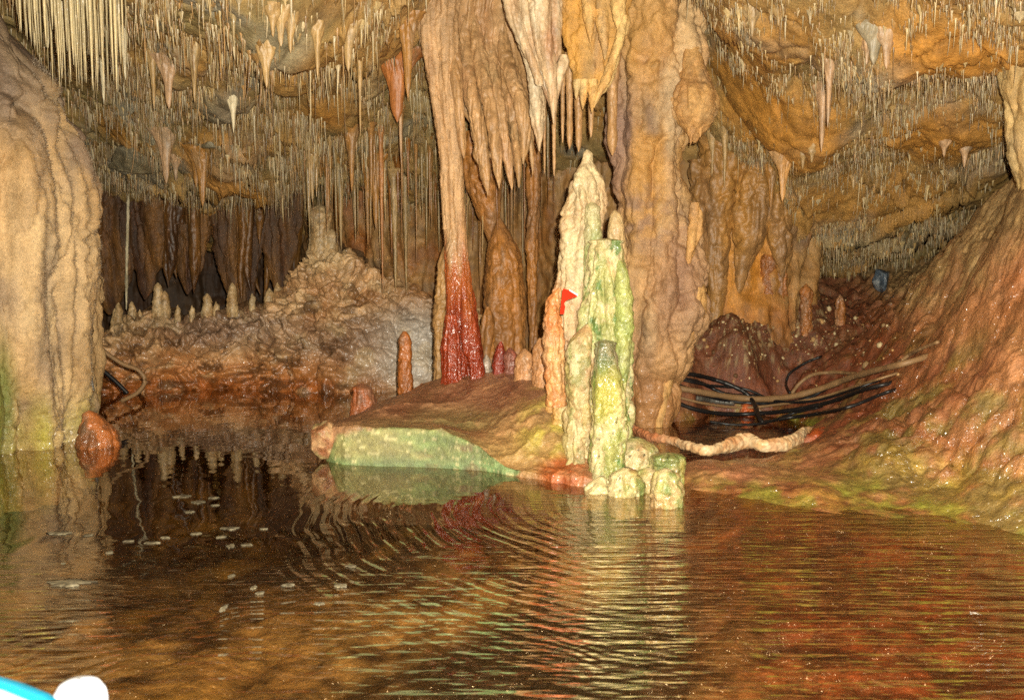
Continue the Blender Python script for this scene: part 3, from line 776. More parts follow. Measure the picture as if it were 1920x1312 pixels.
for nm, l, Y in [('hanging_lobe', [(1296, 90, 14), (1300, 140, 26), (1300, 190, 46), (1302, 225, 36), (1304, 250, 16), (1303, 268, 3)], 6.1),
                 ('drip_tip', [(1318, 200, 10), (1316, 225, 8), (1313, 250, 3), (1313, 258, .6)], 6.05),
                 ('drip_tip', [(1296, 240, 8), (1295, 262, 3), (1295, 272, .6)], 6.05),
                 ('pale_rib', [(1304, 380, 8), (1306, 420, 13), (1298, 460, 12), (1290, 490, 7), (1290, 515, 2)], 6.15),
                 ('side_bulge', [(1288, 500, 8), (1292, 535, 28), (1292, 580, 30), (1278, 640, 20), (1256, 700, 14), (1240, 760, 12), (1236, 800, 8)], 6.2)]:
    rockform(nm, l, Y, pc, M['crystal'], res=.009, ribs=(.05, 9, 1), lumps=(.03, 10), seed=len(nm), parent=P_)

# ------------------------------------------------------------------ orange sheet and pale drapery in front of its top
def x_sheet(c, V, px, py, t):
    return mix(c, lin(222, 190, 128), .9 * ss(-14, 10, (px - (1172 - (py - 60) * .42))))
S_ = rockform('hanging_sheet', [(1112, -170, 74), (1112, -60, 72), (1114, 40, 62), (1114, 100, 50), (1112, 140, 40), (1108, 165, 32), (1105, 178, 22), (1104, 184, 4)], 5.7,
              rc(lin(206, 152, 72), lin(190, 150, 90), 5, seed=25, stains=((lin(150, 126, 104), .5),), extra=x_sheet), M['crystal'], res=.009, ribs=(.06, 7, .8), lumps=(.05, 8), flat=.4, seed=41)
tag(S_, 'broad orange stalactite with jagged lower edge and pale right rim', 'stalactite')
for l in [[(1096, 150, 9), (1094, 180, 7), (1093, 200, 2.5), (1093, 206, .6)], [(1112, 150, 9), (1111, 185, 7), (1110, 205, 2.5), (1110, 212, .6)], [(1084, 150, 8), (1081, 175, 4), (1080, 186, .8)],
          [(1170, 30, 7), (1162, 70, 9), (1150, 110, 9), (1136, 150, 9), (1122, 180, 6), (1113, 202, 2)], [(1127, 20, 12), (1131, 60, 11), (1134, 95, 5), (1134, 112, .8)], [(1104, -10, 14), (1105, 30, 12), (1106, 60, 6), (1107, 80, .8)], [(1160, -20, 14), (1160, 30, 12), (1160, 60, 2)]]:
    rockform('drip_tip', l, 5.5, rc(lin(222, 186, 120), lin(206, 158, 90), 9, seed=26), M['crystal'], res=.006, ribs=(.0, 1, 1), lumps=(.012, 20), seed=l[0][0] % 50, parent=S_)

def strands(name, label, cat, lists, Y, col, mat, ribs=.02, lumps=.012, res=.0065, group=None, flat=1.0, child='strand', seed=3):
    root = None
    for k, l in enumerate(lists):
        yy = Y + (k % 3) * .05
        o = rockform(name if root is None else child, l, yy, col, mat, res=res, ribs=(ribs, 22, 1.6), lumps=(lumps, 16), fine=(.004, 50), seed=seed + k, parent=root, flat=flat)
        if root is None:
            root = o; tag(o, label, cat, group)
    return root
wcol = rc(lin(206, 180, 142), lin(184, 150, 112), 8, (1, 1, .25), stains=((lin(150, 96, 66), .5), (lin(214, 200, 170), .5)), seed=27)
strands('pale_drapery', 'cream and pink hanging drapery of fused strands ending in one white tip', 'drapery', [
    [(1012, -150, 20), (1012, -20, 19), (1018, 60, 17), (1030, 130, 14), (1036, 180, 9), (1038, 215, 4), (1038, 232, .8)],
    [(985, -120, 15), (980, -10, 15), (990, 60, 14), (1008, 120, 12), (1026, 165, 10), (1035, 200, 5)],
    [(1040, -120, 15), (1038, -10, 14), (1040, 60, 13), (1040, 120, 10), (1038, 180, 6)],
    [(958, -120, 14), (956, -10, 14), (966, 40, 13), (982, 80, 11), (1000, 120, 9), (1012, 160, 8)],
    [(1056, 104, 7), (1055, 118, 11), (1050, 140, 10), (1044, 170, 7), (1040, 200, 4)],
    [(1030, -100, 10), (1028, 20, 10), (1032, 90, 9), (1034, 150, 7)],
    [(1000, -100, 11), (1000, 0, 11), (1012, 80, 10), (1028, 150, 8)]], 5.55, wcol, M['smooth'], seed=60)
strands('pale_drapery', 'slender pink drapery with a white point, left of the single-tipped cream one', 'drapery', [
    [(970, 40, 10), (985, 90, 11), (998, 130, 12), (1004, 180, 12), (1007, 220, 12), (1010, 250, 9), (1011, 272, 4), (1011, 284, .8)],
    [(985, 60, 9), (1000, 120, 9), (1012, 180, 9), (1016, 225, 8), (1013, 255, 6)]], 5.75, wcol, M['smooth'], seed=70)

# ------------------------------------------------------------------ curtain of stalactites right of the slim column
ccol = rc(lin(190, 150, 104), lin(170, 130, 84), 7, (1, 1, .25), stains=((lin(156, 108, 70), .4), (lin(140, 122, 84), .35)), seed=28)
curt = [[(842, 60, 18), (850, 120, 15), (858, 180, 10), (864, 240, 8), (868, 280, 6), (870, 297, 1)],
        [(868, 80, 17), (880, 150, 16), (893, 220, 14), (905, 290, 12), (912, 340, 8), (915, 367, 1)],
        [(850, 60, 10), (852, 140, 7), (857, 220, 6), (860, 270, 5), (863, 284, 1)],
        [(898, 100, 15), (912, 170, 13), (924, 240, 12), (932, 300, 10), (935, 335, 6), (936, 353, 1)],
        [(920, 90, 14), (930, 170, 13), (942, 240, 12), (952, 300, 9), (958, 340, 5), (960, 356, 1)],
        [(935, 100, 14), (948, 160, 14), (962, 210, 14), (967, 260, 11), (966, 300, 7), (966, 322, 1)],
        [(950, 110, 13), (966, 160, 14), (980, 210, 14), (984, 250, 11), (982, 290, 6), (981, 308, 1)],
        [(880, 120, 12), (890, 190, 10), (900, 250, 9), (897, 300, 6), (899, 312, 1)],
        [(905, 60, 16), (915, 130, 15), (925, 200, 11), (930, 260, 8), (938, 296, 1)],
        [(955, 200, 9), (966, 260, 7), (972, 310, 6), (973, 352, 1)],
        [(975, 120, 10), (986, 190, 9), (992, 250, 8), (997, 290, 5), (999, 328, 1)],
        [(870, 150, 9), (888, 220, 9), (905, 280, 8), (921, 295, 6), (922, 298, 1)]]
for i, l in enumerate(curt):
    l = [(l[0][0] - 14, l[0][1] - 90, l[0][2] * .5, 6.3)] + [(a, b, c, 6.22 - .16 * min(1, k / 1.5) + (i % 3) * .06) for k, (a, b, c) in enumerate(l)]
    o = rockform('stalactite', l, 6.0 + (i % 3) * .07, ccol, M['smooth'], res=.0075, ribs=(.03, 18, 1.4), lumps=(.012, 14), seed=80 + i)
    tag(o, {1: 'longest stalactite of the fused tan curtain', 2: 'thin stalactite hugging the slim red-footed column'}.get(i, 'tan stalactite fused into the curtain beside the slim column'), 'stalactite', None if i in (1, 2) else 'stalactites of the tan curtain')
# backing sheet of the curtain
o = rockform('flowstone_curtain', [(905, -120, 90), (900, -20, 95), (895, 60, 100), (910, 130, 92), (925, 180, 78), (930, 220, 55), (935, 250, 30), (935, 262, 6)], 6.35, ccol, M['smooth'], res=.009,
             ribs=(.10, 11, .9), lumps=(.03, 8), flat=.3, seed=95)
tag(o, 'wide pinkish-tan fluted rock curtain hanging behind the fused stalactites', 'rock curtain')
for x, y0, y1, r, lab in [(1021, 230, 326, 3, 'thin tan stalactite left of the lone white thread'), (1039, 236, 330, 4, 'lone white-tipped thread hanging under the cream drapery'),
                          (1068, 160, 280, 7, 'brown stalactite between cream drapery and orange sheet'), (1085, 190, 285, 8, 'reddish stalactite behind the orange sheet tips'),
                          (1108, 190, 258, 6, 'orange stalactite just below the jagged orange sheet'), (1148, 160, 292, 11, 'grey-green stalactite against the big column'),
                          (1055, 190, 268, 4, 'slim pale stalactite under the cream drapery')]:
    o = rockform('stalactite', [(x, y0 - 60, r * 1.5), (x, y0, r), (x, (y0 + y1) / 2, r * .8), (x, y1 - 10, r * .5), (x, y1, .6)], 5.9, ccol, M['straw'], res=.005, lumps=(.006, 20), ribs=(0, 1, 1), seed=int(x))
    tag(o, lab, 'stalactite')

# ------------------------------------------------------------------ slim column with the red foot
def x_col(c, V, px, py, t):
    stq = fbm(V, (16, 16, 1.2), 3, 210); red = ss(430, 500, py + 110 * stq); deep = ss(500, 610, py + 120 * stq)
    c = mix(c, mix(lin(168, 84, 34), lin(138, 42, 16), deep), red * .95)
    return mix(c, lin(190, 90, 60), .5 * deep * ss(.1, .3, fbm(V, 14, 3, 211)))
scol = rc(lin(200, 160, 114), lin(182, 142, 96), 6, (1, 1, .25), stains=((lin(170, 120, 76), .4),), seed=29, extra=x_col)
wr = lambda V, px, py, t: ss(420, 520, py)
K_ = rockform('flowstone_column', [(812, -40, 26), (812, 40, 26), (816, 100, 22), (825, 170, 18), (834, 240, 16), (841, 320, 15), (846, 400, 15), (850, 440, 17), (853, 480, 20), (857, 530, 22), (860, 580, 24), (862, 640, 27), (862, 690, 28), (862, 730, 30)],
              6.15, scol, M['wet'], res=.0075, ribs=(.035, 16, .9), lumps=(.016, 12), seed=101, wetf=wr)
tag(K_, 'slim tan column with a wet red foot between the mound and the ceiling', 'column')
for l, yy in [([(838, -20, 24), (836, 60, 22), (840, 140, 19), (846, 220, 16), (852, 300, 14), (858, 380, 13), (862, 430, 12), (866, 500, 14), (872, 560, 18), (880, 620, 20), (886, 680, 20), (888, 725, 21)], 6.12),
              ([(800, 50, 12), (806, 110, 10), (816, 180, 9), (828, 260, 9), (834, 340, 8), (838, 430, 7)], 6.1),
              ([(872, 560, 8), (878, 600, 14), (884, 650, 16), (894, 695, 14), (896, 720, 14)], 6.0),
              ([(846, 590, 10), (846, 640, 17), (848, 690, 18), (848, 720, 18)], 6.0)]:
    rockform('fluted_rib', l, yy, scol, M['wet'], res=.0075, ribs=(.03, 18, 1), lumps=(.012, 14), seed=int(l[0][0]), parent=K_, wetf=wr)
o = rockform('flowstone_rib', [(846, 440, 6), (836, 480, 11), (832, 540, 14), (828, 600, 15), (828, 660, 13), (828, 700, 14), (828, 740, 15)], 6.35, rc(lin(180, 138, 84), lin(160, 122, 76), 8, seed=30), M['smooth'],
             res=.0075, ribs=(.02, 16, 2), lumps=(.03, 14), seed=111)
tag(o, 'pale knobbly rib rising along the left of the red column foot', 'rock rib')

# ------------------------------------------------------------------ the stalagmite group in the middle
def algae(amount=.7, y0=300, y1=2000, dots=True, xmin=0):
    def f(c, V, px, py, t):
        m = ss(.2, -.06, fbm(V, (5, 5, 2.5), 5, 220, .65)) * ss(y0, y0 + 60, py) * ss(xmin - 10, xmin + 10, px)
        c = mix(c, lin(150, 160, 88), amount * .8 * m)
        c = mix(c, lin(78, 116, 52), amount * ss(.06, .16, fbm(V, (7, 7, 4), 5, 221, .7)) * ss(y0, y0 + 60, py))
        c = mix(c, lin(214, 196, 150), .75 * ss(.02, .16, fbm(V, (8, 8, 4), 5, 226, .7)))
        c = mix(c, lin(176, 164, 70), amount * .7 * ss(.15, .4, fbm(V, (6, 6, 3), 3, 222)) * ss(700, 760, py))
        if dots: c = mix(c, lin(40, 46, 16), .85 * ss(.30, .36, fbm(V, 42, 2, 223)) * ss(.0, .25, fbm(V, 4, 2, 224)) * ss(520, 800, py))  # dark pits painted as dots of colour, not cut into the surface
        return c
    return f
def stag(name, label, l, Y, col, mat='wet', ribs=.03, lumps=.03, res=.0058, wet=.4, seed=1, group=None, flat=1.0, parent=None, fine=.005):
    o = rockform(name, l, Y, col, M[mat], res=res, ribs=(ribs, 10, 1.3), lumps=(lumps, 12), fine=(fine, 36), seed=seed, wetf=lambda V, px, py, t: wet + 0 * px, flat=flat, parent=parent)
    if label: tag(o, label, 'stalagmite', group)
    return o
creamc = rc(lin(204, 184, 142), lin(184, 154, 112), 6, (1, 1, .5), stains=((lin(170, 134, 100), .6), (lin(170, 140, 116), .4)), seed=32)
def x_flank(c, V, px, py, t): return mix(mix(c, lin(206, 124, 70), .8 * ss(1060, 1035, px) * ss(500, 560, py)), lin(200, 176, 84), .5 * ss(700, 800, py))
crc2 = rc(lin(202, 182, 140), lin(186, 154, 112), 6, (1, 1, .5), stains=((lin(168, 130, 98), .7),), seed=33, extra=x_flank)
stag('stalagmite', 'tall cream stalagmite with a small knob on its pointed top', [(1078, 930, 46), (1076, 860, 44), (1072, 760, 44), (1074, 660, 44), (1078, 570, 42), (1084, 500, 38), (1091, 430, 39), (1096, 380, 37), (1099, 340, 29), (1100, 315, 16), (1100, 302, 10), (1101, 296, 9), (1101, 288, 8), (1101, 281, 2)],
     5.1, crc2, lumps=.035, ribs=.09, wet=.2, seed=121)
stag('stalagmite', 'orange stalagmite at the left foot of the tall cream one', [(1046, 760, 20), (1042, 700, 20), (1039, 640, 19), (1037, 590, 17), (1042, 555, 12), (1048, 540, 3)], 5.0, rc(lin(206, 130, 72), lin(214, 164, 106), 8, seed=34), seed=122)
stag('stalagmite', 'slim green-topped stalagmite leaning on the tall cream one', [(1112, 620, 24), (1112, 520, 19), (1112, 450, 17), (1111, 405, 15), (1111, 386, 12), (1110, 379, 3)], 4.98, rc(lin(180, 168, 124), lin(160, 162, 106), 9, seed=35, stains=((lin(130, 142, 84), .7),)), lumps=.02, ribs=.01, seed=123)
stag('stalagmite', 'small smooth cream stalagmite right behind the green one', [(1158, 600, 22), (1157, 500, 20), (1156, 450, 17), (1155, 415, 13), (1154, 400, 8), (1153, 394, 2)], 5.05, rc(lin(196, 168, 120), lin(180, 146, 100), 9, seed=36), lumps=.015, ribs=.0, seed=124)
gcol = rc(lin(194, 178, 132), lin(180, 164, 112), 6, (1, 1, .5), stains=((lin(220, 176, 120), .5),), seed=37, extra=algae(.85, 380))
stag('stalagmite', 'large flat-topped yellow-green stalagmite', [(1140, 940, 48), (1140, 860, 46), (1138, 760, 46), (1136, 690, 46), (1136, 620, 44), (1136, 560, 42), (1136, 510, 36), (1136, 475, 31), (1137, 458, 29), (1137, 450, 25), (1137, 447, 4)], 4.85, gcol, lumps=.035, ribs=.09, wet=.45, seed=125)
stag('stalagmite', 'narrow lime-green stalagmite fused to the right of the flat-topped one', [(1168, 720, 7), (1166, 690, 14), (1168, 640, 17), (1170, 590, 18), (1168, 540, 15), (1164, 500, 8), (1162, 488, 2)], 4.75, rc(lin(162, 166, 96), lin(140, 154, 80), 8, seed=38), lumps=.02, ribs=.0, wet=.5, seed=126)
stag('stalagmite', 'knobbly cream and yellow stalagmite low on the left of the group', [(1082, 950, 32), (1084, 900, 29), (1086, 820, 27), (1088, 760, 28), (1092, 700, 29), (1096, 650, 24), (1099, 622, 14), (1101, 608, 4)], 4.78, rc(lin(196, 172, 122), lin(184, 146, 102), 6, (1, 1, .6), seed=39, stains=((lin(164, 162, 90), .6),), extra=algae(.4, 600)), lumps=.03, ribs=.07, wet=.3, seed=127)
def x_wet(c, V, px, py, t):
    c = mix(c, lin(96, 92, 76), .7 * ss(730, 660, py))
    return mix(c, lin(176, 164, 62), .6 * blob(px, py, 1140, 745, 26, 50, .6))
stag('stalagmite', 'stubby front stalagmite with a glistening wet dark top', [(1134, 970, 40), (1134, 920, 36), (1138, 860, 34), (1142, 800, 32), (1142, 750, 31), (1139, 700, 26), (1135, 665, 21), (1135, 648, 19), (1135, 640, 16), (1135, 637, 3)], 4.55,
     rc(lin(182, 166, 112), lin(158, 148, 92), 7, (1, 1, .6), stains=((lin(206, 168, 104), .5),), seed=40, extra=lambda c, V, px, py, t: x_wet(algae(.9, 560)(c, V, px, py, t), V, px, py, t)), lumps=.03, ribs=.06, wet=.9, seed=128)
lumpc = rc(lin(190, 170, 120), lin(182, 146, 104), 8, (1, 1, 1), stains=((lin(146, 156, 84), .7), (lin(170, 114, 74), .4)), seed=41, extra=algae(.6, 700))
for lab, l, Y, sd in [('low mossy ledge stalagmite directly right of the wet-topped one', [(1180, 960, 56), (1182, 900, 54), (1186, 860, 48), (1190, 832, 34), (1192, 820, 8)], 4.75, 1),
                      ('rounded cream stump standing in the water, front left of the stump cluster', [(1172, 965, 31), (1172, 925, 32), (1173, 900, 30), (1174, 884, 22), (1175, 876, 5)], 4.35, 2),
                      ('flat-topped green-edged stump at the right of the cluster', [(1250, 950, 34), (1250, 900, 33), (1251, 865, 30), (1252, 852, 24), (1252, 848, 4)], 4.6, 3),
                      ('tall rounded stump with a glinting foot, front right of the cluster', [(1252, 990, 32), (1251, 950, 31), (1250, 915, 28), (1250, 894, 22), (1249, 882, 14), (1249, 877, 3)], 4.15, 4),
                      ('pale middle stump squeezed between the two rounded ones', [(1212, 970, 24), (1213, 930, 24), (1214, 900, 22), (1215, 882, 14), (1215, 876, 3)], 4.45, 5),
                      ('small bulge of cream rock at the foot of the wet-topped stalagmite', [(1120, 950, 28), (1122, 925, 27), (1126, 905, 20), (1128, 893, 5)], 4.42, 6)]:
    stag('stump_stalagmite', lab, l, Y, lumpc, lumps=.05, ribs=.02, wet=.7, seed=130 + sd, res=.0065)
# beige domes, red and orange stalagmites along the mound's back
for lab, l, Y, col_, sd in [
    ('left beige dome beside the red twin stalagmites', [(985, 725, 22), (984, 690, 20), (984, 665, 14), (984, 654, 3)], 5.75, lin(206, 150, 100), 1),
    ('right beige dome next to the orange flank', [(1022, 730, 24), (1020, 680, 23), (1016, 650, 16), (1014, 634, 4)], 5.6, lin(202, 146, 96), 2),
    ('taller of the two dark red stalagmites on the mound', [(936, 720, 14), (936, 680, 13), (938, 655, 9), (939, 640, 2)], 6.0, lin(146, 52, 30), 3),
    ('shorter dark red stalagmite touching its taller twin', [(958, 720, 13), (958, 680, 12), (957, 660, 10), (956, 652, 2)], 5.95, lin(150, 58, 36), 4),
    ('tiny grey-white stalagmite between red column foot and red twins', [(914, 720, 9), (914, 690, 9), (913, 672, 6), (912, 665, 1.5)], 6.1, lin(190, 170, 150), 5),
    ('finger-shaped orange-brown stalagmite in front of the pale mound', [(762, 760, 15), (761, 725, 14), (759, 690, 12), (760, 650, 11), (759, 630, 9), (758, 621, 3)], 6.35, lin(176, 104, 46), 6),
    ('squat orange stump at the far left shoulder of the low mound', [(684, 790, 30), (683, 760, 26), (681, 738, 20), (678, 724, 15), (677, 719, 3)], 6.3, lin(180, 104, 60), 7)]:
    stag('stalagmite', lab, l, Y, rc(col_, col_ * .8, 10, seed=50 + sd), lumps=.02, ribs=.012, wet=.5, seed=140 + sd)
# pillar-like wall columns seen between slim and big columns
wc = rc(lin(176, 118, 58), lin(154, 106, 60), 6, (1, 1, .3), seed=60, stains=((lin(130, 106, 80), .4),))
for lab, l, Y in [('rounded brown wall column right of the red foot', [(950, 760, 30), (948, 640, 36), (945, 560, 38), (945, 500, 34), (942, 460, 26), (938, 430, 14), (936, 410, 4)], 7.2),
                  ('slender grey-tan stalagmite beside the red foot', [(916, 720, 13), (914, 660, 14), (914, 600, 12), (913, 575, 5)], 6.7),
                  ('tapering olive stalactite above the brown wall column', [(900, 250, 40), (905, 330, 36), (915, 390, 24), (922, 440, 12), (926, 475, 2)], 7.3),
                  ('long straight tan column right of the brown wall column', [(1000, 220, 16), (1000, 380, 12), (998, 520, 10), (1000, 640, 8), (1000, 700, 8)], 7.3)]:
    o = rockform('wall_column' if 'column' in lab[:30] else 'dripstone', l, Y, wc, M['smooth'], res=.009, ribs=(.04, 12, .8), lumps=(.04, 9), seed=len(lab)); tag(o, lab, 'dripstone')

# ------------------------------------------------------------------ generic tube along any path
def tube(name, pts, radii, ns=10, n=80, col=None, wet=None, mat=None, parent=None, rough=0.0, seed=1, flat=1.0, origin=None):
    c = resample([[*p, r] for p, r in zip(pts, radii)], n)
    T = np.gradient(c[:, :3], axis=0); T /= np.linalg.norm(T, axis=1)[:, None]
    up = np.array([0, 0, 1.0]); A = np.cross(T, up); A /= np.linalg.norm(A, axis=1)[:, None] + 1e-9
    B = np.cross(A, T)
    th = np.linspace(0, 2 * np.pi, ns, endpoint=False)
    R = c[:, 3].copy(); R[0] *= .05; R[-1] *= .05
    D = A[:, None] * np.cos(th)[None, :, None] + B[:, None] * np.sin(th)[None, :, None] * flat
    V = (c[:, None, :3] + R[:, None, None] * D).reshape(-1, 3)
    if rough:
        V = V + D.reshape(-1, 3) * (rough * (billow(V, 12, 3, seed) + .6 * fbm(V, 34, 2, seed)))[:, None]
    px, py = proj(V)
    cc = col(V, px, py) if callable(col) else np.tile(col, (len(V), 1))
    return place(name, V, grid_quads(n, ns, True), cc, None if wet is None else wet + 0 * px, mat, parent, origin)

def surf(x, y): return np.maximum(ground_full(x, y), .012)
def gpt(px, py, lift=.0):
    p = hit(surf, px, py, 3.0, 9.5, above=False); p = p.copy(); p[2] += lift
    return p
def plane(px, py, z):
    p0 = at(px, py, 1.0); k = (CAMH - z) / (CAMH - p0[2])
    return np.array([p0[0] * k, k, z])

# ------------------------------------------------------------------ straws and small stalactites on the ceiling
def straw_batch(x, y, ztop, L, r, bend):
    """(n) straws -> V (n, rings, sides, 3)"""
    n = len(x); ns = 5
    tt = np.array([-.12, .0, .22, .7, 1.0]); rr = np.array([5.0, 2.3, 1.05, .68, .1])
    th = np.linspace(0, 2 * np.pi, ns, endpoint=False)
    V = np.zeros((n, 5, ns, 3))
    for k in range(5):
        V[:, k, :, 0] = (x + bend[:, 0] * tt[k] ** 2)[:, None] + (r * rr[k])[:, None] * np.cos(th)[None]
        V[:, k, :, 1] = (y + bend[:, 1] * tt[k] ** 2)[:, None] + (r * rr[k])[:, None] * np.sin(th)[None]
        V[:, k, :, 2] = (ztop - L * tt[k] - (.0 if k else 0))[:, None]
    V[:, 0, :, 2] = (ztop + .03)[:, None]
    return V
SQ = grid_quads(5, 5, True, flip=True)
# candidates
n0 = 140000
ex = rng.uniform(-4.2, 4.2, n0); ey = rng.uniform(4.2, 8.9, n0)
ez = ceil_full(ex, ey)
P = np.stack([ex, ey, ez], 1); px, py = proj(P)
n1 = fbm(P, 1.5, 2, 301); n2 = fbm(P, 5, 2, 302)
orange = np.zeros(n0)
for (bx, by, rx, ry, h, o) in BUL:
    if o > .25:
        orange = np.maximum(orange, 1 - ss(.55, 1.05, np.sqrt(((ex - bx) / rx) ** 2 + ((ey - by) / ry) ** 2)))
dens = (.18 + .6 * ss(-.25, .3, n1)) * (.15 + 1.25 * ss(-.12, .25, n2)) * (1 - .95 * orange)
dens = dens * (1 + .8 * blob(px, py, 330, 150, 260, 190) + .9 * blob(px, py, 1780, 190, 170, 60) + .6 * blob(px, py, 1640, 380, 220, 80))
dens *= ss(60, 700, px) * .3 + .7
dens *= 1 + 2.6 * ss(1250, 1400, px) + .5 * ss(600, 250, px)
keep = (rng.uniform(0, 1, n0) < dens * .52) & (px > -20) & (px < 1940) & (py > -190) & (py < 520)
ex, ey, ez, px, py = ex[keep], ey[keep], ez[keep], px[keep], py[keep]
n = len(ex)
leftness = ss(1150, 700, px)
L = rng.gamma(1.3, .034, n) * (.72 + .5 * leftness) + .010
L *= 1 + .5 * blob(px, py, 650, 300, 240, 200)
L = np.clip(L, .02, .42)
r = rng.uniform(.0014, .0042, n) * (1 + .2 * leftness)
r = np.where(rng.uniform(size=n) < .10, r * 2.0, r)
# the long pale cluster above the left pillar
m = 150
lx = rng.uniform(30, 235, m); ly = rng.uniform(4.5, 5.4, m)
lp = at(lx, 0 * lx, ly)
lz = ceil_full(lp[:, 0], ly)
tipy = rng.uniform(35, 175, m) * (.35 + .65 * ss(30, 110, lx))
tz = at(lx, tipy, ly)[:, 2]
ex = np.concatenate([ex, lp[:, 0]]); ey = np.concatenate([ey, ly]); ez = np.concatenate([ez, lz])
L = np.concatenate([L, np.clip(lz - tz, .08, 1.0)]); r = np.concatenate([r, rng.uniform(.003, .010, m)])
# rods hanging close before the back wall
m2 = 150
wx = rng.uniform(560, 1045, m2); wy = rng.uniform(7.1, 8.5, m2)
wp = at(wx, 300 + 0 * wx, wy); wz = ceil_full(wp[:, 0], wy)
tipy = np.clip(rng.normal(390, 75, m2), 260, np.where(wx < 700, 455, 548)); tz = at(wx, tipy, wy)[:, 2]
ex = np.concatenate([ex, wp[:, 0]]); ey = np.concatenate([ey, wy]); ez = np.concatenate([ez, wz])
L = np.concatenate([L, np.clip(wz - tz, .1, 1.4)]); r = np.concatenate([r, rng.uniform(.006, .026, m2) * rng.uniform(.5, 1, m2)])
n = len(ex)
kindz = np.concatenate([np.zeros(n - m - m2), np.ones(m), np.full(m2, 2)]).astype(int)
bend = rng.normal(0, .05, (n, 2)) * np.where(kindz == 0, L, .12 * L)[:, None]
V = straw_batch(ex, ey, ez, L, r, bend)
cpal = np.stack([lin(206, 186, 142), lin(178, 152, 104), lin(150, 118, 70), lin(214, 200, 168), lin(186, 150, 100)])
ci = rng.integers(0, 5, n); scol_ = cpal[ci] * np.array([[1, .92, .78]]) * rng.uniform(.45, .95, (n, 1))
scol_[kindz == 1] = (lin(206, 186, 140) * rng.uniform(.45, 1.0, (m, 1)))
scol_[kindz == 2] = np.stack([lin(170, 124, 70), lin(150, 98, 46), lin(186, 152, 100), lin(156, 130, 84)])[rng.integers(0, 4, m2)] * rng.uniform(.75, 1.05, (m2, 1))
size = L * r / ey ** 2
size[kindz == 1] *= 3
order = np.argsort(-size); top = order[:300]; rest = order[300:]
info = {0: ('thin soda straw hanging from the ochre cave ceiling', 'straw stalactite', 'soda straws on the open ceiling'),
        1: ('long pale soda straw in the dense cluster above the left pillar', 'straw stalactite', 'long pale straws above the left pillar'),
        2: ('long thin brown stalactite hanging close before the back wall', 'stalactite', 'rod stalactites before the back wall')}
for i in top:
    o = place('stalactite' if kindz[i] == 2 else 'straw_stalactite', V[i].reshape(-1, 3), SQ, np.tile(scol_[i], (25, 1)), .5 * np.ones(25), M['straw'],
              origin=(ex[i], ey[i], ez[i]))
    a, b, c = info[kindz[i]]; tag(o, a, b, c)
Q = (SQ[None] + (np.arange(len(rest)) * 25)[:, None, None]).reshape(-1, 4)
o = place('straw_stalactites', V[rest].reshape(-1, 3), Q, np.repeat(scol_[rest], 25, 0), .4 * np.ones(len(rest) * 25), M['straw'], origin=(0, 6, 2))
tag(o, 'countless thin soda straws bristling from the whole cave ceiling', 'straw stalactites', kind='stuff')

# medium stalactites with flared roots: pixel x, root y, tip y, root radius px, colour, label
tcol = lambda c, sd: rc(c, c * .85, 8, (1, 1, .3), seed=sd, stains=((GREYR, .3),), var=.25)
TN, PK, OR_, GR, WH = lin(176, 144, 94), lin(184, 148, 110), lin(166, 118, 58), lin(150, 138, 112), lin(224, 208, 170)
meds = [(317, 118, 205, 17, PK, 'pink wedge stalactite near the long pale straws'), (365, 95, 192, 10, TN, None), (289, 100, 205, 9, TN, None), (195, 110, 196, 7, WH, None), (527, 25, 88, 15, TN, None), (512, 20, 70, 11, TN, None),
        (545, 45, 100, 10, TN, None), (500, 98, 165, 14, TN, None), (596, 60, 150, 9, TN, None), (653, 58, 135, 16, TN, None), (676, 120, 255, 6, TN, None), (765, 40, 185, 18, OR_, None),
        (380, 290, 388, 17, OR_, 'orange cone stalactite low over the left back mound'), (368, 285, 352, 13, OR_, None), (312, 255, 345, 18, PK, 'pale triangular stalactite beside a grey rock slab'), (330, 300, 340, 8, PK, None), (438, 190, 250, 8, WH, None),
        (752, 105, 305, 9, PK, None), (745, 110, 230, 34, lin(176, 110, 56), 'reddish wedge stalactite under a dark ledge left of the slim column'), (718, 240, 545, 7, lin(180, 124, 72), None), (742, 330, 545, 10, TN, None), (762, 330, 550, 8, TN, None), (690, 300, 460, 9, OR_, None),
        (640, 320, 470, 8, TN, None), (705, 300, 430, 14, OR_, None), (616, 300, 400, 10, OR_, None), (660, 250, 360, 12, OR_, None), (586, 300, 380, 10, TN, None), (888, 380, 530, 10, OR_, None), (980, 400, 600, 9, TN, None), (1020, 350, 560, 8, OR_, None),
        (1638, 60, 122, 22, GR, 'grey folded stalactite at the top of the right ceiling'), (1662, 70, 130, 14, PK, None), (1625, 90, 122, 8, PK, None), (1540, 170, 285, 12, PK, 'pink drapery fold along the right edge of the orange bulge'), (1552, 120, 240, 10, PK, None),
        (1467, 300, 378, 15, lin(200, 150, 90), 'stubby stalactite between orange wall and dark recess'), (1445, 320, 400, 10, OR_, None), (1505, 290, 318, 7, TN, None), (1522, 285, 305, 6, TN, None), (1410, 10, 70, 10, TN, None), (1460, 10, 50, 8, TN, None), (1312, 300, 490, 6, lin(190, 166, 130), 'thin grey-tan stalactite right of the thick column'),
        (1358, 250, 350, 7, TN, None), (1335, 260, 330, 8, TN, None), (1808, 280, 315, 9, PK, None), (1770, 270, 295, 8, PK, None), (1600, 330, 355, 6, TN, None), (235, 60, 150, 8, WH, None), (210, 30, 140, 8, WH, None), (150, 20, 110, 9, WH, None), (120, 10, 80, 8, WH, None), (90, 0, 90, 8, WH, None), (180, 10, 150, 7, WH, None)]
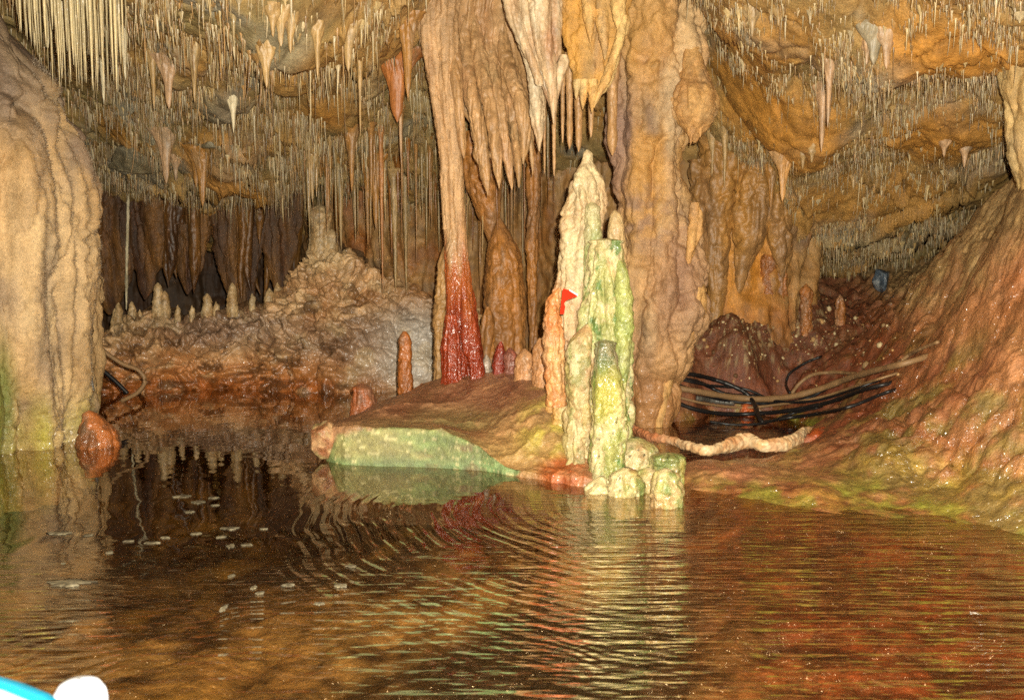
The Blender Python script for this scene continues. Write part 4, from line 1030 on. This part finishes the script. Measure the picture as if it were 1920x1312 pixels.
for k, (x, y0, y1, r, c, lab) in enumerate(meds):
    p = hit(ceil_full, x, y0 if y0 > 20 else 25, 4.0, 9.5)
    Y = float(np.clip(p[1], 4.6, 9.2)); zt = float(ceil_full(np.array([p[0]]), np.array([Y]))[0])
    tip = at(x, y1, Y); xx = tip[0]; rr = r / F * Y; h = max(zt - tip[2], .06)
    l = [(xx, Y, zt + .06, rr * 1.9), (xx, Y, zt, rr * 1.25), (xx, Y, zt - h * .25, rr * .7), (xx, Y, zt - h * .55, rr * .42), (xx, Y, zt - h * .85, rr * .26), (xx, Y, tip[2], .0012)]
    o = rockform('stalactite', l, Y, tcol(c, 300 + k), M['straw'], res=.007, ribs=(.03, 14, 1.2), lumps=(.016, 12), fine=(.003, 40), flat=.6 if r > 12 else 1, seed=300 + k, world=True, origin=(xx, Y, zt))
    if lab: tag(o, lab, 'stalactite')
    else:
        a = ('stout cream stalactite among the long pale straws', 'stout stalactites among the pale straws') if c is WH and x < 260 else ('flared stalactite on the left half of the ceiling', 'flared stalactites left') if x < 820 else ('flared stalactite on the wall behind the columns', 'flared stalactites middle') if x < 1100 else ('flared stalactite on the right half of the ceiling', 'flared stalactites right')
        tag(o, a[0], 'stalactite', a[1])

# hanging orange drapes in the back left opening, before the dark
dcol = rc(lin(124, 84, 38), lin(80, 52, 26), 5, (1, 1, .15), seed=330, stains=((lin(70, 40, 20), .8),), var=.6)  # darker tones stand in for light falling off in the recess
for k, (l, lab) in enumerate([([(190, 200, 74), (190, 300, 74), (194, 420, 66), (196, 480, 60), (200, 530, 44), (204, 570, 20), (206, 590, 3)], 'broad orange drapery hanging right beside the left pillar'),
                              ([(290, 250, 60), (288, 340, 58), (284, 440, 48), (282, 480, 36), (276, 510, 20), (274, 545, 12), (272, 562, 2)], 'second orange drapery hanging over the dark hollow'),
                              ([(366, 300, 46), (364, 380, 42), (360, 440, 36), (356, 500, 24), (352, 545, 6), (352, 552, 2)], 'third brown drapery right of the orange ones'),
                              ([(240, 330, 3), (240, 400, 3), (238, 480, 2.5), (237, 560, 2), (237, 580, 1)], 'thin white flowstone line between the two orange draperies'),
                              ([(452, 330, 50), (450, 400, 50), (448, 460, 44), (450, 520, 34), (452, 570, 26)], 'grey bulging drapery hanging over the mound plateau'),
                              ([(530, 320, 44), (530, 400, 40), (526, 470, 30), (524, 540, 14)], 'brown drapery left of the white-crowned mound summit')]):
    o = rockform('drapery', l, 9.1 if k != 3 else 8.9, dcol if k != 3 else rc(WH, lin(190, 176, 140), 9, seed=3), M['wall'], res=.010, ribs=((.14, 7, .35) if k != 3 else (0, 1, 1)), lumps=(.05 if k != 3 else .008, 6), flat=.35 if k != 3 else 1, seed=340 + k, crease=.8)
    tag(o, lab, 'drapery')
for k in range(44):
    x = rng.uniform(172, 560); y1 = rng.uniform(400, 575); r = rng.uniform(4, 13); Yk = rng.uniform(8.95, 9.4)
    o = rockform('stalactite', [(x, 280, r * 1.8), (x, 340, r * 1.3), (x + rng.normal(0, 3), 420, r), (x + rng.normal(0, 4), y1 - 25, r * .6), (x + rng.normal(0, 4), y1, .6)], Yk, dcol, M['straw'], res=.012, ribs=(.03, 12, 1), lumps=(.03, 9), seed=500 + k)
    tag(o, 'brown stalactite hanging in the dark recess behind the left mound', 'stalactite', 'stalactites in the back recess')
# grey slabs in the left ceiling
for k, (x, y, r, lab) in enumerate([(262, 300, .30, 'long grey rock slab jutting under the left ceiling'), (400, 268, .15, 'small grey rock slab above the orange bulge')]):
    p = hit(ceil_full, x, y, 4, 9.4)
    o = facet_rock('rock_slab', (x, y), p[1] + .1, r, 60 + k, rc(lin(130, 120, 94), lin(112, 96, 66), 5, (1, 1, 1), seed=61 + k), M['ceiling'], (1.0, .9, .42))
    tag(o, lab, 'rock slab')

# ------------------------------------------------------------------ right side: wall lobes, pale column at the frame edge
lob = rc(lin(168, 122, 62), lin(150, 112, 68), 4, (1, 1, .35), seed=350, stains=((lin(140, 108, 76), .5),))
for k, (l, lab) in enumerate([([(1350, 220, 40), (1350, 320, 36), (1345, 400, 28), (1340, 470, 24), (1345, 540, 17), (1342, 590, 13), (1340, 640, 12)], 'orange-brown wall column just right of the thick column'),
                              ([(1415, 270, 38), (1410, 350, 40), (1405, 430, 32), (1395, 490, 18), (1385, 540, 8), (1380, 560, 2)], 'bulbous orange stalactite lobe on the right wall'),
                              ([(1450, 340, 26), (1455, 400, 26), (1462, 450, 22), (1466, 500, 12), (1466, 520, 3)], 'brown lobe at the edge of the dark recess'),
                              ([(1306, 300, 16), (1310, 420, 14), (1314, 520, 10), (1318, 640, 12), (1320, 700, 14)], 'slender tan rib between thick column and wall column')]):
    o = rockform('wall_lobe', l, 7.25, lob, M['smooth'], res=.010, ribs=(.06, 7, .8), lumps=(.07, 6), seed=360 + k); tag(o, lab, 'flowstone lobe')
for k, (x, y0, y1, r, lab) in enumerate([(1512, 610, 532, 10, 'orange-brown stalagmite by the pale crumbs'), (1440, 560, 470, 13, 'left of two stubby stalagmites at the recess rim'), (1465, 565, 500, 10, 'right of two stubby stalagmites at the recess rim'),
                                         (1515, 640, 575, 7, 'pale spike among the crumbs'), (1315, 760, 610, 15, 'tan stalagmite rising beside the pool cables'), (1575, 590, 552, 8, 'low red-brown knob on the back slope')]):
    o = stag('stalagmite', lab, [(x, y0 + 20, r * 1.15), (x, y0, r * 1.1), (x, (y0 + y1) / 2, r), (x, y1 + 8, r * .8), (x, y1, 1)], 7.3, rc(lin(170, 110, 54), lin(146, 90, 44), 8, seed=370 + k), lumps=.03, ribs=.02, wet=.3, seed=370 + k)
ep = rockform('flowstone_pillar', [(1935, -60, 60), (1938, 60, 58), (1940, 130, 56), (1936, 170, 52), (1938, 230, 48), (1944, 290, 46), (1956, 330, 46), (1965, 400, 50)], 5.15,
              rc(lin(204, 176, 120), lin(184, 148, 92), 5, (1, 1, .4), seed=380), M['crystal'], res=.010, ribs=(.09, 7, .7), lumps=(.04, 7), seed=381)
tag(ep, 'cream fluted pillar cut by the right edge above the clay bank', 'pillar')

# ------------------------------------------------------------------ rimstone dam round the small pool
rim = [(1190, 806), (1225, 820), (1262, 826), (1295, 838), (1325, 845), (1352, 840), (1378, 831), (1402, 826), (1430, 834), (1460, 834), (1486, 828), (1508, 812), (1528, 803)]
rz = [.05, .055, .06, .06, .06, .06, .065, .07, .065, .06, .06, .06, .06]
pts = [plane(a, b, z) for (a, b), z in zip(rim, rz)]
rimc = rc(lin(232, 206, 164), lin(214, 170, 120), 12, (1, 1, 1), seed=390, stains=((lin(196, 120, 70), .45),), extra=lambda c, V, px, py, t: mix(c, lin(196, 112, 66), .8 * ss(1290, 1215, px)))
o = tube('rimstone_dam', pts, [.02, .022, .020, .022, .026, .026, .036, .038, .028, .034, .034, .030, .010], ns=36, n=360, col=rimc, wet=.3, mat=M['smooth'], rough=.012, seed=391, flat=1.25)
tag(o, 'winding white rimstone ridge damming the small back pool', 'rimstone')
pts = [plane(a, b, z) for (a, b), z in zip([(1504, 832), (1522, 826), (1540, 815), (1558, 802)], [.03, .05, .06, .06])]
o = tube('rusty_stone', pts, [.02, .045, .045, .02], ns=24, n=60, col=rc(lin(176, 84, 36), lin(150, 64, 26), 12, seed=392), wet=.3, mat=M['wet'], rough=.02, seed=393)
tag(o, 'rust-red stone at the right tip of the white rimstone ridge', 'stone')
o = stag('stump_stalagmite', 'small red stump standing in the back pool under the cables', [(1400, 800, 14), (1400, 782, 14), (1400, 765, 12), (1400, 757, 7), (1400, 754, 1)], 6.7, rc(lin(190, 92, 36), lin(160, 66, 26), 14, seed=396), lumps=.012, ribs=0, wet=.5, seed=396)

# ------------------------------------------------------------------ cables
black = plain_mat('black_rubber', lin(26, 24, 24), .42, noise=.3); brownc = plain_mat('muddy_cable', lin(134, 104, 70), .6, noise=.3, scale=25)
greyc = plain_mat('grey_plastic', lin(96, 92, 84), .4, noise=.2)
cab = [('black', 5, [(1258, 700), (1300, 702), (1335, 710), (1375, 724), (1400, 738), (1415, 758), (1425, 785), (1432, 794)], 'thick black cable curving down beside the red stump', .05),
       ('black', 4, [(1258, 706), (1310, 716), (1360, 738), (1410, 742), (1440, 742)], 'second black cable beneath the thick curving one', .035),
       ('black', 4, [(1262, 718), (1300, 732), (1350, 748), (1420, 756), (1480, 754), (1520, 744), (1560, 722), (1600, 705)], 'black cable crossing under the brown hose', .03),
       ('brown', 7, [(1262, 726), (1310, 734), (1370, 744), (1430, 748), (1490, 742), (1540, 728), (1600, 706), (1650, 692), (1700, 680), (1752, 664)], 'thick muddy brown hose sweeping across to the bank', .03),
       ('brown', 4, [(1484, 738), (1500, 718), (1520, 704), (1560, 698), (1620, 700), (1650, 694)], 'thin brown hose arching above the thick one', .02),
       ('brown', 4, [(1690, 676), (1710, 662), (1735, 650), (1768, 638)], 'short brown hose end climbing the bank', .015),
       ('black', 3, [(1482, 738), (1474, 722), (1478, 704), (1500, 686), (1550, 664)], 'thin black wire looping up the red back slope', .015),
       ('black', 5, [(1262, 752), (1300, 766), (1350, 775), (1420, 775), (1500, 766), (1560, 752), (1620, 730), (1690, 714)], 'long black cable sagging over the small pool', .03),
       ('black', 4, [(1428, 792), (1470, 784), (1530, 776), (1600, 760), (1650, 740), (1700, 722)], 'lower black cable running along the foot of the bank', .02),
       ('grey', 6, [(1305, 746), (1345, 752), (1382, 756)], 'short grey conduit piece lying among the cables', .02)]
cab += [('black', 3, [(1262, 709), (1330, 722), (1400, 730), (1450, 750), (1520, 752), (1600, 730), (1660, 708)], 'slack thin black cable woven between the thicker ones', .02),
        ('brown', 3, [(1262, 742), (1320, 756), (1400, 764), (1460, 758), (1540, 744), (1610, 722), (1700, 694)], 'thin muddy cable just below the thick brown hose', .02),
        ('black', 3, [(1330, 790), (1380, 796), (1430, 793), (1490, 774), (1560, 758)], 'thin black cable end lying lowest over the pool', .02)]
for (m_, r, pl, lab, lift) in cab:
    r *= .85
    dn = resample([(a, b, 0, 1) for a, b in pl], 48)[:, :2]
    Y0 = np.array([gpt(a, b)[1] for a, b in dn])                 # follow the ground, always resting just on top of it
    Ym = np.array([Y0[max(0, i - 4):i + 5].min() for i in range(48)])
    Ysm = np.convolve(np.pad(Ym, 4, 'edge'), np.ones(9) / 9, 'valid')
    Ysm[-7:] += np.linspace(0, .16, 7) * (lab.find('red stump') < 0)
    pts = [at(a, b, yy - .03) for (a, b), yy in zip(dn, Ysm)]
    mt = {'black': black, 'brown': brownc, 'grey': greyc}[m_]
    o = tube('cable' if m_ != 'grey' else 'conduit', pts, [r / F * p[1] * (1 + .12 * math.sin(i * 1.7) * math.sin(i * .61)) for i, p in enumerate(pts)], ns=10, n=140, col=np.array([.1, .1, .1]), mat=mt)
    tag(o, lab, 'cable')
for (m_, r, pl, lab, Y) in [('brown', 4, [(166, 628), (195, 658), (230, 682), (262, 696), (272, 712), (262, 732), (240, 746), (226, 752)], 'brown hose curling out from behind the left pillar', 6.6),
                            ('black', 4, [(160, 672), (190, 692), (220, 718), (240, 738)], 'straight black cable behind the left pillar foot', 6.7),
                            ('grey', 3, [(166, 690), (172, 715), (176, 745), (178, 775)], 'grey wire hanging down to the wet orange boulder', 6.0)]:
    pts = [at(a, b, Y) for a, b in pl]
    o = tube('cable', pts, [r / F * Y] * len(pts), ns=10, n=70, col=np.array([.1, .1, .1]), mat={'black': black, 'brown': brownc, 'grey': greyc}[m_]); tag(o, lab, 'cable')

# ------------------------------------------------------------------ red arrow plate, blue-grey stone, crumbs
def plate(name, poly, Y, th, mat, parent=None):
    P = np.array([at(a, b, Y) for a, b in poly]); Q_ = P + np.array([0, th, 0])
    me = bpy.data.meshes.new(name); n = len(P); off = P.mean(0) if parent is None else np.array(parent.location)
    me.from_pydata([tuple(v) for v in np.concatenate([P, Q_]) - off], [], [list(range(n)), list(range(2 * n - 1, n - 1, -1))] + [[i, i + n, (i + 1) % n + n, (i + 1) % n] for i in range(n)])
    me.materials.append(mat)
    return link(name, me, parent, None if parent is not None else tuple(off))
redm = plain_mat('red_plastic', lin(196, 44, 24), .9, noise=.05); redm.node_tree.nodes['Principled BSDF'].inputs['Specular IOR Level'].default_value = .05; whm = plain_mat('white_paint', lin(225, 222, 214), .5)
o = plate('arrow_plate', [(1055.5, 541), (1068, 544), (1079, 552), (1083, 555.5), (1075, 558), (1062, 563), (1057.5, 569), (1060, 575), (1057, 589), (1050, 589), (1053, 562)][::-1], 4.60, .003, redm)
tag(o, 'small bright red arrow plate fixed between the cream and green stalagmites', 'sign')
plate('white_edge', [(1068, 542.5), (1084, 552), (1083.5, 555), (1067.5, 545)][::-1], 4.598, .004, whm, o)
o = facet_rock('blue_grey_stone', (1653, 524), float(gpt(1655, 545)[1]) - .02, .12, 77, rc(lin(84, 96, 108), lin(60, 68, 76), 14, (1, 1, 1), seed=78, stains=((lin(176, 180, 180), .6),)), M['wet'], (.75, .8, 1.0))
tag(o, 'blue-grey frosted stone lying at the back of the red slope', 'rock')
import bmesh
bm = bmesh.new(); bmesh.ops.create_icosphere(bm, subdivisions=1, radius=1); ib = np.array([v.co[:] for v in bm.verts]); iq = np.array([[v.index for v in f.verts] for f in bm.faces]); bm.free()
nC = 900
cx = np.concatenate([rng.normal(1470, 60, 600), rng.normal(1420, 90, 150), rng.uniform(1350, 1700, 150)]); cy = np.concatenate([rng.normal(608, 26, 600), rng.normal(660, 30, 150), rng.uniform(560, 720, 150)])
CPp = []
for a, b in zip(cx, cy): CPp.append(hit(ground_full, a, b, 5, 9.5, above=False, n=220))
CPp = np.array(CPp); rr = rng.gamma(2, .0034, nC) + .003
Vc = (CPp[:, None] + ib[None] * rr[:, None, None] * rng.uniform(.6, 1.3, (nC, 1, 3)) + rng.normal(0, .0015, (nC, len(ib), 3))).reshape(-1, 3)
Tc = (iq[None] + (np.arange(nC) * len(ib))[:, None, None]).reshape(-1, 3)
cc = np.stack([lin(206, 184, 140), lin(150, 120, 80), lin(100, 70, 40), lin(190, 150, 96)])[rng.integers(0, 4, nC)]
o = place('stone_crumbs', Vc, Tc, np.repeat(cc, len(ib), 0), None, M['crystal'], origin=(2, 7.5, .4)); tag(o, 'pale crumbs of rock scattered on the dark back slope', 'gravel', kind='stuff')

# ------------------------------------------------------------------ calcite rafts floating on the lake
raftm = rock_mat('calcite_raft', bump=.4, fine=60, coarse=20, speck=.35, rough=.8)
rafts = [(112, 998, 30, 7), (130, 1090, 62, 15), (165, 1002, 12, 4), (205, 1034, 10, 5), (340, 929, 24, 6), (372, 940, 20, 6), (355, 958, 14, 4), (400, 932, 16, 4), (402, 946, 12, 3), (368, 999, 16, 4), (310, 1006, 14, 4), (285, 1016, 20, 4), (240, 1013, 14, 4),
         (433, 1022, 11, 7), (463, 1020, 16, 4), (430, 989, 26, 5), (494, 990, 10, 3), (415, 1005, 14, 4), (434, 1078, 10, 7), (487, 1110, 12, 6), (475, 1100, 8, 8), (540, 1095, 18, 6), (420, 1138, 9, 13), (600, 1130, 14, 5), (660, 1060, 14, 5), (640, 1096, 20, 9), (118, 1055, 6, 2)]
for k, (x, y, a, b) in enumerate(rafts):
    c = plane(x, y, .004); rx = a / F * c[1] * .7; ry = b / F * c[1] / ((CAMH) / c[1]) * .55
    th = np.linspace(0, 2 * np.pi, 48, endpoint=False); P0 = np.stack([np.cos(th), np.sin(th), 0 * th + k * 3.1], 1)
    rad = np.clip(.85 + 1.5 * fbm(P0, 1.9, 5, 400, .85), .12, 2)
    ring = np.stack([c[0] + rx * rad * np.cos(th), c[1] + ry * rad * np.sin(th), 0 * th + .004], 1)
    V = np.concatenate([ring * [1, 1, 0] + [0, 0, .0005], ring, (ring - c) * .55 + c + [0, 0, .0015], np.tile(c + [0, 0, .002], (48, 1))])
    colr = rc(lin(104, 96, 74), lin(70, 62, 44), 30, (1, 1, 1), seed=410 + k)(V, *proj(V))
    o = place('calcite_raft', V, grid_quads(4, 48, True), colr, None, raftm, origin=tuple(c))
    tag(o, {0: 'pale flake raft floating before the left pillar reflection', 1: 'largest whitish raft floating at the lower left'}.get(k, 'small pale mineral flake floating on the dark lake'), 'floating flake', None if k < 2 else 'small floating flakes')

# ------------------------------------------------------------------ boat bow in the lower left corner
hullm = plain_mat('white_gelcoat', lin(150, 156, 166), .3, noise=.03); cyanm = plain_mat('cyan_trim', lin(10, 110, 140), .35, noise=.04); darkm = plain_mat('dark_socket', lin(70, 50, 80), .5)
zb = .50
edge = [plane(a, b, zb) for a, b in [(-260, 1195), (-120, 1232), (0, 1268), (55, 1285), (100, 1305), (140, 1338), (190, 1400), (185, 1500)]]
E = np.array([e[:2] for e in edge]); E = np.concatenate([E, [[-.62, .35], [-.75, -.3], [-1.0, -1.2], [-2.2, -1.2], [-2.3, .4], [-1.75, 1.45]]])
Ec = resample(np.concatenate([np.c_[E, np.zeros(len(E)), np.ones(len(E))], [[*E[0], 0, 1]]]), 121)[:-1, :2]
cen = Ec.mean(0); n = len(Ec)
def ringz(sc, z): return np.c_[cen + (Ec - cen) * sc, np.full(n, z)]
boat = bpy.data.objects.new('small_boat', None); boat.location = (float(cen[0]), float(cen[1]), 0); SC.collection.objects.link(boat)
tag(boat, 'white boat bow with a cyan edge in the lower left corner', 'boat')
def rings_obj(name, rs, mat, parent):
    V = np.concatenate(rs); return place(name, V, grid_quads(len(rs), n, True), np.ones((len(V), 3)), None, mat, parent)
rings_obj('hull', [ringz(.80, -.12), ringz(.90, .1), ringz(.985, zb - .03), ringz(.99, zb - .022)], hullm, boat)
rings_obj('cyan_rim', [ringz(.985, zb - .024), ringz(1.0, zb - .02), ringz(1.004, zb - .008), ringz(1.0, zb + .001), ringz(.984, zb + .002), ringz(.980, zb - .002)], cyanm, boat)
rings_obj('deck', [ringz(.983, zb - .001), ringz(.975, zb + .004), ringz(.6, zb + .02), ringz(.3, zb + .03), ringz(.01, zb + .03)], hullm, boat)
kp = at(150, 1312, 1.27)
l = [(kp[0], kp[1], kp[2] - .09, .030), (kp[0], kp[1], kp[2] - .03, .034), (kp[0], kp[1], kp[2], .037), (kp[0], kp[1], kp[2] + .018, .031), (kp[0], kp[1], kp[2] + .028, .018), (kp[0], kp[1], kp[2] + .031, .004)]
kn = rockform('rounded_post', l, 1.27, lambda V, px, py, t=None: np.tile(lin(230, 228, 230), (len(V), 1)), hullm, res=.003, lumps=(0, 1), fine=(0, 1), parent=boat, world=True)
